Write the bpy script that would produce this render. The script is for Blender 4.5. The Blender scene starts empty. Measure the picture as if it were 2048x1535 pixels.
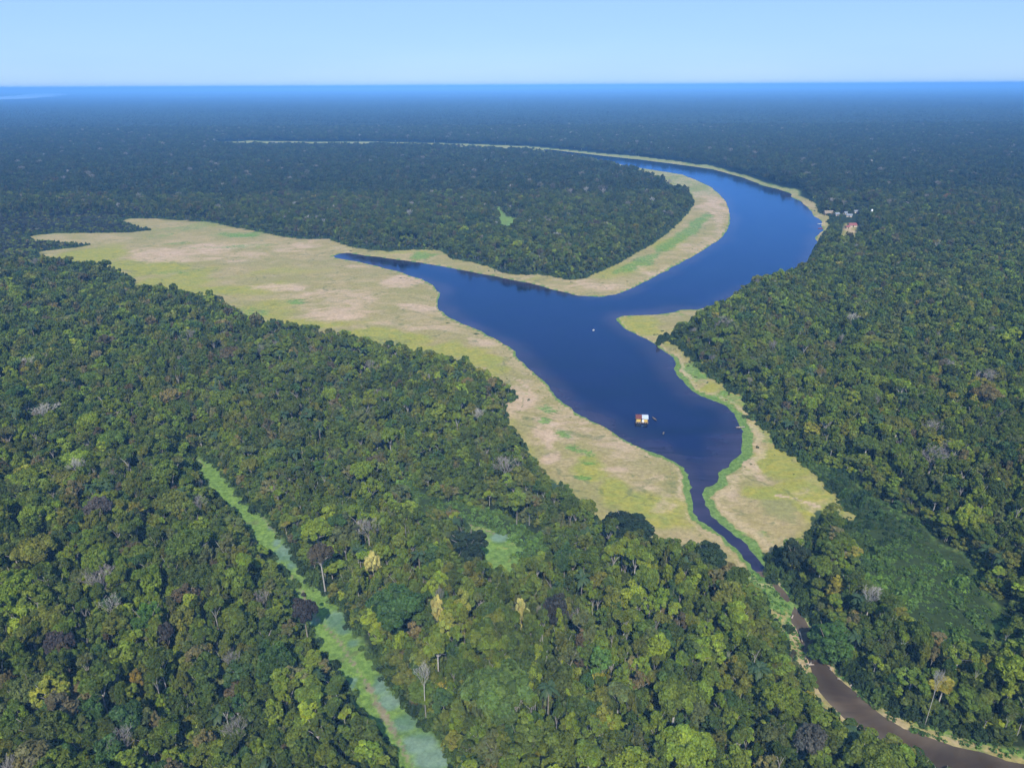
import bpy, bmesh, math, random
import numpy as np
from mathutils import Matrix, Vector, kdtree

# ------------------------------------------------------------------ camera, sky, sun, exposure
scene = bpy.context.scene
PITCH = 0.4027778
ROLL = math.radians(-0.30)
CAM_Z = 150.0
cam_data = bpy.data.cameras.new("camera")
cam = bpy.data.objects.new("camera", cam_data)
scene.collection.objects.link(cam)
cam.matrix_world = (Matrix.Translation((0, 0, CAM_Z)) @ Matrix.Rotation(math.pi / 2 - PITCH, 4, 'X')
                    @ Matrix.Rotation(ROLL, 4, 'Z'))
cam_data.sensor_width = 36.0
cam_data.lens = 1400.0 / 2048.0 * 36.0
cam_data.clip_start = 1.0
cam_data.clip_end = 300000.0
scene.camera = cam

SUN = Vector((0.0178, -0.6770, 0.7358)).normalized()
sun_el = math.asin(SUN.z)
sun_az = math.atan2(SUN.x, SUN.y)
world = bpy.data.worlds.new("World")
scene.world = world
world.use_nodes = True
wn, wl = world.node_tree.nodes, world.node_tree.links
wn.clear()
w_out = wn.new("ShaderNodeOutputWorld")
w_bg = wn.new("ShaderNodeBackground")
sky = wn.new("ShaderNodeTexSky")
sky.sky_type = 'NISHITA'
sky.sun_disc = False
sky.sun_elevation = sun_el
sky.sun_rotation = sun_az
sky.altitude = 150.0
sky.air_density = 1.0
sky.dust_density = 0.0
sky.ozone_density = 3.0
w_bg.inputs["Strength"].default_value = 0.076
w_tint = wn.new("ShaderNodeMix"); w_tint.data_type = 'RGBA'; w_tint.blend_type = 'MULTIPLY'
w_tint.inputs["Factor"].default_value = 1.0
w_tint.inputs["B"].default_value = (0.80, 1.00, 1.58, 1.0)
wl.new(sky.outputs["Color"], w_tint.inputs["A"])
w_tc = wn.new("ShaderNodeTexCoord")
w_map = wn.new("ShaderNodeMapping"); w_map.inputs["Scale"].default_value = (1.6, 1.6, 11.0)
w_noise = wn.new("ShaderNodeTexNoise"); w_noise.inputs["Scale"].default_value = 1.7; w_noise.inputs["Detail"].default_value = 6.0
w_noise.inputs["Roughness"].default_value = 0.6
wl.new(w_tc.outputs["Generated"], w_map.inputs["Vector"]); wl.new(w_map.outputs[0], w_noise.inputs["Vector"])
w_veil = wn.new("ShaderNodeMapRange")          # thin uneven veil of high haze over the clear sky
w_veil.inputs["From Min"].default_value = 0.38; w_veil.inputs["From Max"].default_value = 0.66
w_veil.inputs["To Min"].default_value = 0.60; w_veil.inputs["To Max"].default_value = 0.74
wl.new(w_noise.outputs["Fac"], w_veil.inputs["Value"])
w_even = wn.new("ShaderNodeMix"); w_even.data_type = 'RGBA'
w_even.inputs["B"].default_value = (4.7, 7.7, 11.2, 1.0)
wl.new(w_veil.outputs["Result"], w_even.inputs["Factor"])
wl.new(w_tint.outputs["Result"], w_even.inputs["A"])
wl.new(w_even.outputs["Result"], w_bg.inputs["Color"])
wl.new(w_bg.outputs["Background"], w_out.inputs["Surface"])

sun_data = bpy.data.lights.new("sun", 'SUN')
sun_data.energy = 5.0
sun_data.angle = math.radians(0.53)
sun_data.color = (1.0, 0.93, 0.82)
sun = bpy.data.objects.new("sun", sun_data)
scene.collection.objects.link(sun)
sun.rotation_euler = SUN.to_track_quat('Z', 'Y').to_euler()

scene.view_settings.view_transform = 'Standard'
scene.view_settings.look = 'None'
scene.view_settings.exposure = 0.25
scene.view_settings.gamma = 1.0
scene.view_settings.use_curve_mapping = False
scene.render.engine = 'CYCLES'
cy = scene.cycles
cy.max_bounces = 3
cy.diffuse_bounces = 1
cy.glossy_bounces = 2
cy.transmission_bounces = 2
cy.transparent_max_bounces = 8
cy.volume_bounces = 0
cy.use_light_tree = False
cy.adaptive_threshold = 0.02
cy.caustics_reflective = False
cy.caustics_refractive = False
cy.sample_clamp_indirect = 4.0
cy.use_denoising = True

rng = np.random.default_rng(7)

# ------------------------------------------------------------------ surveyed outlines (metres, x east, y north of the viewpoint)
LAKE = [[-173.43,669.93],[-162.0,681.73],[-141.95,669.2],[-109.09,652.62],[-82.77,636.89],[-71.81,628.84],[-53.15,617.04],[-43.16,607.63],[-24.11,593.01],[-0.8,575.6],[15.7,563.94],[30.89,546.63],[40.59,536.09],[49.91,525.21],[59.74,522.93],[69.74,522.74],[80.7,529.57],[92.6,540.95],[106.03,558.96],[116.01,573.2],[144.51,616.46],[177.64,666.0],[202.21,706.45],[226.25,749.04],[250.43,808.89],[273.17,885.71],[294.43,968.79],[307.51,1047.76],[318.05,1145.92],[316.92,1235.59],[310.33,1316.19],[281.79,1374.02],[250.76,1436.9],[228.32,1485.23],[213.08,1546.77],[185.0,1608.35],[148.82,1700.0],[107.63,1788.35],[79.37,1839.95],[87.3,1876.79],[99.38,1863.94],[148.81,1785.89],[222.74,1671.01],[277.72,1597.71],[325.11,1520.23],[356.69,1459.63],[385.94,1403.49],[395.74,1335.96],[403.8,1274.41],[405.68,1185.56],[402.42,1160.7],[413.18,1124.62],[417.79,1069.42],[404.48,1039.27],[401.95,987.27],[385.96,920.23],[376.12,882.54],[368.44,840.85],[344.98,779.31],[331.57,758.48],[320.89,743.88],[314.34,715.84],[305.07,699.12],[257.78,604.61],[238.63,582.49],[206.64,550.42],[191.86,544.25],[175.56,524.43],[152.07,488.34],[140.26,465.81],[146.99,494.17],[134.87,488.15],[123.08,488.98],[116.76,482.37],[104.22,476.03],[90.22,475.1],[78.39,474.13],[73.38,466.15],[74.73,453.93],[80.17,435.05],[87.32,420.29],[92.86,401.97],[95.99,390.79],[95.37,380.99],[92.63,371.63],[92.36,361.88],[93.75,353.25],[95.0,342.27],[97.46,336.0],[103.39,328.63],[107.75,321.24],[109.23,314.15],[108.87,304.58],[108.13,294.96],[105.44,286.1],[102.51,277.2],[99.41,269.87],[92.95,261.16],[86.45,255.36],[83.24,247.36],[77.47,243.17],[75.08,236.12],[74.79,230.41],[75.09,224.91],[77.72,217.34],[80.3,211.68],[83.14,206.24],[84.19,199.61],[84.86,193.31],[84.87,188.84],[82.79,188.09],[81.4,192.01],[79.88,197.98],[78.48,201.93],[76.85,206.59],[74.69,212.35],[71.82,217.4],[69.78,222.62],[69.39,228.03],[70.12,234.36],[71.54,242.84],[73.09,253.86],[72.25,260.31],[69.39,264.87],[65.49,270.23],[61.45,275.78],[54.42,283.48],[46.87,293.59],[38.86,305.41],[32.05,315.09],[25.38,330.87],[19.62,350.75],[14.39,364.8],[8.21,379.05],[2.83,398.1],[0.57,405.12],[-6.54,419.86],[-22.48,443.35],[-36.63,460.17],[-48.05,478.68],[-54.45,497.17],[-55.89,518.22],[-57.23,536.52],[-63.14,556.11],[-76.6,580.48],[-89.05,594.38],[-102.49,608.9],[-122.94,627.09],[-144.33,645.26],[-165.9,659.12]]
CREEK = [[86.93,173.32],[85.29,180.6],[84.28,188.07],[85.37,188.84],[86.52,181.8],[88.03,173.76],[88.77,170.38],[88.73,162.87],[88.72,156.6],[88.27,150.3],[88.71,145.41],[90.05,141.92],[92.62,136.4],[95.25,132.1],[98.47,128.12],[103.06,125.45],[108.87,122.84],[114.78,120.71],[122.12,118.28],[129.93,115.53],[136.46,113.3],[129.48,104.29],[120.94,107.85],[109.51,111.19],[99.57,114.79],[93.73,120.83],[89.18,127.14],[85.67,131.69],[83.43,136.13],[82.28,140.44],[82.46,144.57],[82.85,148.68],[83.93,155.46],[84.54,161.25],[85.12,168.43]]
CREEKCLEAR = [[87.15,175.61],[91.09,177.69],[91.2,173.06],[90.57,167.52],[90.32,160.18],[89.92,154.26],[91.88,146.99],[93.66,140.36],[98.46,134.91],[100.9,132.06],[109.66,128.05],[114.5,126.25],[119.75,122.77],[124.47,121.76],[139.16,116.79],[144.42,108.92],[129.6,106.97],[115.71,110.96],[98.0,114.51],[95.9,118.11],[90.01,120.48],[86.64,124.49],[83.91,126.56],[80.38,129.3],[78.66,133.37],[79.35,138.28],[78.51,141.23],[77.8,144.94],[77.14,150.48],[76.93,154.93],[79.11,159.76]]
MEADOW = [[-529.45,768.91],[-523.89,768.76],[-509.67,785.2],[-468.32,784.1],[-428.54,785.89],[-409.38,798.48],[-428.62,809.41],[-457.4,839.1],[-474.09,853.05],[-471.67,877.72],[-438.41,876.73],[-399.06,860.01],[-364.42,852.26],[-350.2,841.93],[-319.83,815.65],[-277.38,784.69],[-250.04,761.56],[-220.62,746.09],[-192.5,745.36],[-181.71,728.39],[-163.69,708.32],[-141.18,693.69],[-120.24,684.09],[-95.28,688.92],[-67.24,685.07],[-63.63,671.69],[-53.21,648.26],[-36.77,637.84],[-20.58,620.08],[-8.66,600.42],[5.01,590.67],[24.99,590.25],[38.11,579.78],[48.33,569.69],[61.91,576.63],[72.46,591.84],[93.42,622.11],[107.37,648.68],[133.42,693.95],[160.36,748.09],[191.13,818.39],[223.08,898.39],[249.92,981.26],[269.89,1080.17],[243.82,1046.15],[241.64,1141.23],[231.92,1270.18],[204.9,1329.26],[196.35,1383.4],[167.45,1473.83],[142.3,1518.4],[115.65,1565.63],[86.25,1615.84],[48.37,1676.34],[-41.89,1735.92],[-113.42,1768.09],[-134.44,1810.22],[-295.56,1885.07],[-443.47,1878.59],[-549.38,1902.35],[-677.33,1911.07],[-759.04,1925.11],[-858.19,2162.95],[-784.79,2217.62],[-627.79,2176.26],[-453.05,2163.94],[-344.87,2136.84],[-148.74,2061.6],[-48.32,2007.1],[56.12,1946.55],[149.76,1828.36],[211.67,1741.57],[229.18,1720.93],[287.37,1655.28],[347.21,1550.34],[376.15,1477.82],[400.17,1457.48],[410.77,1343.32],[422.12,1252.04],[419.93,1184.98],[429.11,1129.8],[444.18,1097.48],[421.37,1043.65],[417.28,975.59],[389.8,893.2],[390.5,860.68],[373.7,832.1],[367.91,808.67],[346.37,770.67],[317.87,718.23],[258.65,604.59],[236.63,577.13],[204.99,545.58],[190.84,541.08],[174.66,521.47],[151.34,485.73],[138.61,462.23],[131.5,464.05],[124.66,457.17],[118.7,444.9],[113.26,434.25],[101.49,426.17],[91.87,412.97],[99.11,429.77],[101.54,414.45],[105.45,402.13],[107.49,385.66],[108.08,374.5],[108.53,362.76],[112.85,354.4],[114.37,344.7],[117.27,336.33],[121.64,330.9],[118.73,319.9],[116.54,309.72],[118.53,302.28],[120.53,293.98],[120.25,283.72],[118.04,276.09],[123.2,270.74],[124.26,261.69],[124.45,259.77],[126.54,250.48],[127.01,238.18],[126.98,225.95],[129.85,219.77],[118.72,218.58],[113.7,217.66],[103.0,204.03],[97.46,200.82],[93.82,199.77],[89.98,197.13],[86.54,193.52],[84.98,185.24],[89.5,192.07],[89.09,186.25],[90.82,182.5],[91.09,177.69],[90.89,173.06],[78.58,158.81],[77.56,164.4],[76.41,170.06],[76.84,175.47],[75.32,181.82],[72.08,184.16],[67.8,187.1],[69.16,191.98],[66.58,193.4],[65.71,200.69],[61.76,199.97],[60.23,198.54],[50.67,199.2],[47.35,202.45],[48.17,200.38],[47.38,205.86],[43.62,210.72],[36.96,212.88],[33.01,211.14],[31.33,216.63],[26.18,222.89],[26.42,229.39],[24.74,234.16],[18.88,236.09],[18.29,242.24],[13.41,248.29],[8.85,258.45],[6.39,270.21],[3.13,277.62],[1.51,288.02],[-5.21,294.99],[-2.79,301.0],[-2.85,311.35],[-4.28,321.08],[1.29,331.24],[-4.21,342.53],[-9.75,349.25],[-18.61,357.73],[-29.94,366.75],[-41.49,373.26],[-59.5,386.79],[-73.18,393.41],[-86.1,400.4],[-95.49,407.92],[-109.95,418.19],[-128.09,424.93],[-143.11,433.35],[-163.06,437.88],[-176.65,440.23],[-182.2,460.87],[-193.12,476.55],[-202.13,484.81],[-219.42,495.44],[-234.39,504.26],[-258.59,515.22],[-277.81,519.85],[-298.1,534.9],[-316.5,571.64],[-332.97,591.33],[-358.95,608.21],[-384.81,613.41],[-402.46,623.85],[-423.6,639.47],[-445.98,654.35],[-469.87,689.06],[-459.73,697.7],[-440.9,710.36],[-433.93,719.84],[-445.98,720.6],[-470.9,728.76],[-501.65,734.66]]
STRIP = [[-140.36,271.54],[-135.31,268.58],[-127.17,261.97],[-112.11,243.14],[-103.15,232.1],[-92.36,221.8],[-83.15,209.6],[-77.05,202.12],[-73.19,196.1],[-65.27,184.98],[-58.85,178.62],[-52.79,172.8],[-45.9,161.66],[-39.94,153.26],[-35.75,146.07],[-32.6,140.92],[-28.32,135.24],[-22.16,129.92],[-17.85,124.31],[-14.71,118.08],[-11.65,107.39],[-19.42,100.99],[-23.45,111.05],[-24.36,114.05],[-28.5,118.62],[-33.68,125.3],[-40.07,131.2],[-42.15,136.04],[-46.67,141.13],[-50.37,147.23],[-56.42,153.72],[-58.7,157.93],[-60.68,164.22],[-69.09,175.9],[-71.63,182.21],[-79.96,193.58],[-90.36,203.39],[-97.21,215.23],[-104.75,222.45],[-114.45,233.12],[-127.84,249.78]]
POND = [[-18.67,218.86],[-9.83,215.59],[-2.1,210.88],[2.29,206.06],[5.06,200.01],[2.29,186.19],[-1.91,185.97],[-6.64,187.57],[-8.73,188.46],[-11.3,195.79]]
FARCLEAR = [[-19.34,945.36],[-9.0,899.22],[7.28,844.77],[2.65,806.63],[-8.82,750.92],[-15.72,747.37],[-12.62,819.46]]
HOUSECLEAR = [[370.84,790.35],[385.35,814.43],[397.89,814.07],[389.68,789.82],[340.95,692.99],[331.66,683.28],[326.96,685.87],[330.09,700.92]]
VINES = [[127.22,202.66],[135.75,206.37],[145.93,210.79],[144.93,203.66],[146.21,199.65],[153.79,196.67],[147.86,185.02],[148.54,179.86],[147.78,169.72],[147.56,163.27],[126.75,150.79],[120.89,151.41],[116.63,158.66],[113.35,164.87],[112.41,171.65],[114.38,182.48]]
VINES2 = [[118.04,276.09],[123.96,272.78],[125.95,262.53],[129.87,257.4],[135.95,254.85],[139.07,249.16],[139.47,240.66],[139.44,232.98],[141.12,225.65],[143.01,217.07],[145.93,210.79],[135.01,204.91],[127.47,202.08],[121.47,198.26],[117.3,204.15],[121.49,218.55],[129.85,219.77],[126.98,225.95],[127.01,238.18],[126.54,250.48],[124.45,259.77],[123.2,270.74]]
SHRUB3 = [[-46.28,249.05],[-39.14,241.29],[-30.56,235.69],[-18.53,232.0],[-7.63,223.34],[0.82,215.18],[10.31,201.09],[6.2,196.94],[2.54,206.06],[-4.66,213.36],[-17.72,218.53],[-27.07,219.26],[-33.71,228.66],[-41.9,239.45]]
LOWVEG = [[-650.39,850.56],[-598.93,883.28],[-492.04,887.21],[-392.85,799.51],[-293.16,579.95],[-315.23,569.01],[-407.58,608.21],[-479.33,609.74]]
PATCHES = [[-404.6,666.8,53.4,34.5,0.505,"y",0.9],[-336.3,625.1,54.8,34.1,0.453,"y",0.9],[-276.1,579.6,46.9,36.4,0.404,"y",0.7],[-232.5,532.7,47.3,27.8,0.37,"y",0.9],[-181.8,485.8,36.3,23.1,0.318,"y",0.6],[-137.9,456.4,41.2,18.1,0.258,"y",0.9],[-84.6,424.9,32.2,15.6,0.17,"y",1.0],[-44.3,405.8,27.8,14.3,0.092,"y",1.0],[-18.9,386.7,20.7,13.1,0.04,"y",0.9],[-201.5,598.5,39.4,18.5,0.294,"y",0.5],[-5.4,368.4,11.4,10.6,0.01,"y",0.7],[-299.2,760.1,35.5,26.2,0.347,"g",1.0],[-379.1,820.4,52.9,20.6,0.404,"g",0.6],[-382.2,776.1,33.5,15.6,0.426,"g",0.6],[-492.1,784.7,34.0,16.8,0.525,"g",0.5],[-352.8,722.7,31.3,10.9,0.421,"g",0.7],[-275.5,708.7,56.3,12.8,0.342,"g",0.7],[-159.8,510.7,5.7,8.3,0.27,"g",1.0],[-188.5,489.6,21.9,18.3,0.327,"g",0.7],[-331.6,580.7,25.7,15.1,0.474,"g",0.4],[-296.1,605.8,31.1,11.9,0.415,"g",0.6],[-129.3,545.3,24.1,15.3,0.208,"g",0.4],[-146.3,517.2,34.5,28.1,0.245,"g",0.35],[-254.8,579.2,25.5,10.8,0.376,"g",0.4],[-102.7,530.2,27.4,26.0,0.17,"g",0.35],[-314.1,679.8,59.1,31.5,0.399,"b",0.9],[-260.4,653.0,38.0,26.5,0.347,"b",0.5],[-217.2,700.2,35.4,24.5,0.276,"b",0.8],[-199.3,728.8,31.4,13.1,0.245,"b",0.6],[-188.0,554.0,24.5,19.3,0.294,"b",0.9],[-160.8,528.5,31.3,17.6,0.264,"b",0.6],[-121.9,510.0,30.3,27.2,0.208,"b",0.7],[-88.4,567.6,16.6,16.2,0.138,"b",1.0],[-74.3,492.5,16.5,15.1,0.131,"b",1.0],[-121.9,476.4,32.1,14.5,0.22,"b",0.9],[-111.3,633.6,32.2,15.9,0.157,"b",0.6],[-51.8,449.6,27.0,12.8,0.099,"b",0.7],[-96.8,455.7,27.4,11.1,0.183,"b",0.4],[-23.1,414.5,15.7,12.9,0.047,"b",0.5],[18.5,266.3,7.6,7.0,-0.058,"b",1.0],[13.8,283.4,7.3,12.2,-0.042,"b",1.0],[1.5,327.4,10.3,17.3,-0.006,"b",0.8],[27.7,301.2,14.4,18.9,-0.078,"b",0.6],[39.1,285.6,13.8,17.4,-0.114,"b",0.55],[48.9,266.8,13.0,11.2,-0.149,"b",0.5],[57.1,252.0,12.4,10.2,-0.181,"b",0.4],[45.5,258.3,6.3,5.9,-0.143,"b",0.6],[61.8,234.8,5.9,9.2,-0.207,"b",0.5],[10.0,357.2,9.7,11.4,-0.026,"b",0.5],[19.6,306.7,5.4,4.4,-0.055,"g",0.9],[23.5,291.8,4.7,7.2,-0.068,"g",0.9],[27.8,273.8,7.8,4.6,-0.085,"g",0.8],[15.4,321.2,7.6,4.8,-0.042,"g",0.7],[32.9,259.2,4.7,2.1,-0.104,"g",1.0],[31.0,251.1,4.1,2.0,-0.101,"g",1.0],[17.5,340.0,5.3,3.9,-0.045,"g",0.6],[5.5,335.6,3.9,3.2,-0.016,"g",0.6],[40.7,238.7,13.9,14.2,-0.137,"y",1.0],[51.7,222.8,16.9,10.8,-0.181,"y",1.0],[36.3,260.5,7.5,7.7,-0.114,"y",1.0],[62.3,219.4,9.3,10.0,-0.219,"y",0.8],[35.9,231.5,7.8,8.9,-0.124,"g",0.35],[48.5,250.1,12.4,7.2,-0.156,"g",0.3],[116.9,268.3,12.0,18.9,-0.34,"y",1.0],[106.8,239.9,11.9,8.7,-0.34,"y",1.0],[122.8,255.4,8.4,15.5,-0.369,"y",0.9],[110.9,227.3,8.6,12.8,-0.367,"o",1.0],[122.2,243.5,5.6,14.4,-0.381,"o",0.6],[116.2,223.9,8.5,9.0,-0.386,"y",0.6],[95.8,230.9,11.6,14.8,-0.317,"d",0.8],[103.1,238.0,9.9,7.8,-0.332,"d",0.4],[100.4,257.7,2.9,13.1,-0.305,"b",0.9],[85.9,240.1,3.6,8.5,-0.278,"b",0.5],[93.9,452.5,16.9,17.5,-0.181,"y",0.9],[115.1,480.6,16.0,9.8,-0.21,"g",0.6],[92.4,463.6,12.1,8.0,-0.175,"b",0.25],[90.3,412.8,4.4,6.5,-0.189,"b",0.8],[97.9,422.0,8.0,7.8,-0.2,"y",0.7],[107.9,366.9,6.2,20.1,-0.247,"t",1.0],[110.1,338.8,8.4,10.9,-0.269,"t",1.0],[97.4,370.8,4.0,10.9,-0.222,"b",0.6],[102.0,343.5,5.9,6.2,-0.247,"y",1.0],[99.1,359.6,3.9,5.9,-0.232,"y",0.6],[96.1,352.5,5.5,5.7,-0.229,"g",0.7],[115.1,329.1,10.3,7.8,-0.287,"g",0.7],[113.7,320.0,7.5,6.2,-0.29,"y",0.5],[116.4,308.4,6.1,8.8,-0.305,"g",0.6],[118.4,285.7,6.4,8.3,-0.329,"t",0.6],[113.6,292.3,5.8,5.4,-0.311,"g",0.6],[112.7,282.3,6.8,2.5,-0.317,"b",0.6],[280.8,1009.8,21.0,177.2,-0.257,"b",0.8],[314.4,1235.7,33.8,84.4,-0.238,"b",0.7],[272.3,1325.7,36.2,55.6,-0.194,"b",0.6],[254.1,851.0,8.3,143.2,-0.272,"b",0.6],[213.6,733.6,13.0,31.9,-0.263,"b",0.5],[181.0,685.9,19.6,28.0,-0.238,"b",0.6],[120.4,597.0,21.6,21.5,-0.181,"b",0.7],[71.3,548.9,24.1,13.7,-0.117,"b",0.8],[44.8,573.0,16.7,11.5,-0.072,"b",0.7],[15.8,585.3,17.0,8.5,-0.026,"b",0.5],[-10.0,599.7,17.4,10.7,0.014,"b",0.6],[166.5,709.8,30.3,34.6,-0.213,"y",0.7],[100.1,606.4,30.7,22.0,-0.149,"y",0.7],[-82.8,665.7,24.0,13.0,0.112,"g",0.9],[-94.3,681.2,29.4,9.0,0.125,"y",0.6],[-118.2,677.4,34.2,9.0,0.157,"y",0.6],[22.1,581.8,10.6,5.0,-0.036,"y",0.8],[80.8,206.9,5.3,3.7,-0.293,"g",0.7],[92.5,209.7,5.4,3.2,-0.329,"g",0.6],[88.0,181.3,7.2,15.5,-0.347,"g",1.7],[89.3,195.4,3.7,8.6,-0.335,"g",1.5],[89.0,199.6,3.1,4.1,-0.329,"g",0.7],[91.1,185.0,1.6,2.1,-0.354,"b",1.0],[90.9,178.9,1.3,2.5,-0.361,"b",1.0],[376.0,793.2,7.8,12.9,-0.414,"b",1.0],[376.7,778.4,7.7,15.7,-0.421,"b",1.0]]
POOLS = [[-79.5,200.4,4.2,6.6],[-74.6,194.1,2.7,4.0],[-76.8,198.2,3.5,3.5],[-53.9,167.5,4.0,5.0],[-50.4,163.9,3.6,3.9],[-46.7,157.8,2.6,2.5],[-59.9,167.1,2.1,2.7],[-35.5,142.4,3.5,5.0],[-32.6,136.6,4.0,3.7],[-27.5,130.3,4.9,4.1],[-23.2,124.3,5.7,4.4],[-19.3,119.5,6.0,4.2],[-16.0,112.3,6.4,5.2],[-43.7,142.5,1.4,3.2],[-88.4,216.0,1.8,3.3],[-83.7,206.8,1.8,3.8],[-4.6,209.1,3.9,3.7],[-37.4,149.5,1.4,2.3]]
TRAILS = [[[-138.63,271.07],[-134.38,264.41],[-130.92,260.1]],[[-93.8,222.47],[-88.18,215.35],[-83.2,209.18]],[[-72.73,195.96],[-68.26,188.8],[-64.65,184.48]],[[-73.75,188.84],[-67.54,180.11],[-64.56,174.93],[-60.28,168.64],[-55.63,163.92],[-50.6,158.18],[-46.46,152.36],[-43.39,147.73],[-39.71,142.95],[-37.8,139.88],[-34.03,133.38],[-30.6,128.02],[-27.36,122.95],[-24.56,117.47],[-22.38,112.31]],[[-17.7,218.21],[-11.08,214.66],[-6.44,211.53]],[[-0.26,361.69],[7.07,350.22],[10.06,340.07]],[[104.48,236.2],[111.96,232.53],[117.88,227.92]]]
MUD = [[-39.62,142.43],[-37.65,139.05],[-33.51,132.6],[-29.86,127.28]]
GREENLINE = [[250.12,905.12],[230.26,851.67],[203.24,789.05],[178.23,739.69],[151.6,686.6],[130.13,650.22],[108.57,621.02],[88.86,588.9]]
HUTCLEARS = [[[410.35,867.11],[416.39,866.92],[380.84,792.17],[375.32,792.33]],[[413.29,885.06],[419.45,884.87],[383.54,808.37],[377.92,808.54]],[[399.76,878.17],[405.87,877.99],[371.17,802.16],[365.58,802.32]],[[392.36,885.7],[398.52,885.51],[364.4,808.95],[358.77,809.12]],[[431.16,895.66],[437.38,895.47],[399.88,817.93],[394.2,818.11]]]

# ------------------------------------------------------------------ helpers
def sdf(poly, X, Y, margin=60.0):
    """signed distance to a closed outline, negative inside; far points get +margin"""
    P = np.asarray(poly, float)
    out = np.full(X.shape, margin, float)
    m = ((X > P[:, 0].min() - margin) & (X < P[:, 0].max() + margin) &
         (Y > P[:, 1].min() - margin) & (Y < P[:, 1].max() + margin))
    idx = np.nonzero(m)[0]
    Q = np.roll(P, -1, axis=0)
    for s in range(0, len(idx), 40000):
        ii = idx[s:s + 40000]
        x = X[ii].astype(np.float32)[:, None]; y = Y[ii].astype(np.float32)[:, None]
        ax, ay = P[:, 0].astype(np.float32), P[:, 1].astype(np.float32)
        bx, by = Q[:, 0].astype(np.float32), Q[:, 1].astype(np.float32)
        dx, dy = bx - ax, by - ay
        t = np.clip(((x - ax) * dx + (y - ay) * dy) / (dx * dx + dy * dy + 1e-9), 0, 1)
        d2 = ((x - ax - t * dx) ** 2 + (y - ay - t * dy) ** 2).min(axis=1)
        c = ((ay > y) != (by > y)) & (x < dx * (y - ay) / (dy + 1e-12) + ax)
        ins = (c.sum(axis=1) % 2) == 1
        d = np.sqrt(d2)
        out[ii] = np.minimum(np.where(ins, -d, d), margin)
    return out


def dline(line, X, Y, margin=30.0):
    P = np.asarray(line, float)
    out = np.full(X.shape, margin)
    m = ((X > P[:, 0].min() - margin) & (X < P[:, 0].max() + margin) &
         (Y > P[:, 1].min() - margin) & (Y < P[:, 1].max() + margin))
    x, y = X[m], Y[m]
    best = np.full(x.shape, margin)
    for a, b in zip(P[:-1], P[1:]):
        dx, dy = b - a
        t = np.clip(((x - a[0]) * dx + (y - a[1]) * dy) / (dx * dx + dy * dy + 1e-9), 0, 1)
        best = np.minimum(best, np.hypot(x - a[0] - t * dx, y - a[1] - t * dy))
    out[m] = best
    return out


_tab = np.random.default_rng(3).random((256, 256))
def vnoise(x, y):
    xi, yi = np.floor(x).astype(int), np.floor(y).astype(int)
    fx, fy = x - xi, y - yi
    fx = fx * fx * (3 - 2 * fx); fy = fy * fy * (3 - 2 * fy)
    g = lambda i, j: _tab[i & 255, j & 255]
    return ((g(xi, yi) * (1 - fx) + g(xi + 1, yi) * fx) * (1 - fy) +
            (g(xi, yi + 1) * (1 - fx) + g(xi + 1, yi + 1) * fx) * fy)


def fbm(x, y, s, oct=4):
    v = 0; a = 0.5; t = 0
    for o in range(oct):
        v = v + a * vnoise(x / s + 17.3 * o, y / s + 5.1 * o); t += a
        a *= 0.5; s *= 0.5
    return v / t


def sstep(a, b, x):
    t = np.clip((x - a) / (b - a), 0, 1)
    return t * t * (3 - 2 * t)


def link(o, parent=None):
    scene.collection.objects.link(o)
    if parent is not None:
        o.parent = parent
    return o


def tag(o, label=None, category=None, group=None, kind=None):
    if label: o["label"] = label
    if category: o["category"] = category
    if group: o["group"] = group
    if kind: o["kind"] = kind
    return o


def mesh_np(name, V, F, mats, midx=None, smooth=False):
    """V (n,3); F (m,4) quads or (m,3) tris"""
    me = bpy.data.meshes.new(name)
    V = np.asarray(V, np.float32); F = np.asarray(F, np.int32)
    k = F.shape[1]
    me.vertices.add(len(V)); me.vertices.foreach_set("co", V.ravel())
    me.loops.add(F.size); me.loops.foreach_set("vertex_index", F.ravel())
    me.polygons.add(len(F))
    me.polygons.foreach_set("loop_start", np.arange(0, F.size, k, dtype=np.int32))
    for m in mats: me.materials.append(m)
    if midx is not None: me.polygons.foreach_set("material_index", np.asarray(midx, np.int32))
    me.polygons.foreach_set("use_smooth", np.full(len(F), smooth, bool))
    me.update(calc_edges=True)
    return me


def color_attr(me, name, C):
    a = me.color_attributes.new(name, 'FLOAT_COLOR', 'POINT')
    C = np.asarray(C, np.float32)
    if C.shape[1] == 3: C = np.c_[C, np.ones(len(C), np.float32)]
    a.data.foreach_set("color", C.ravel())


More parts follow.
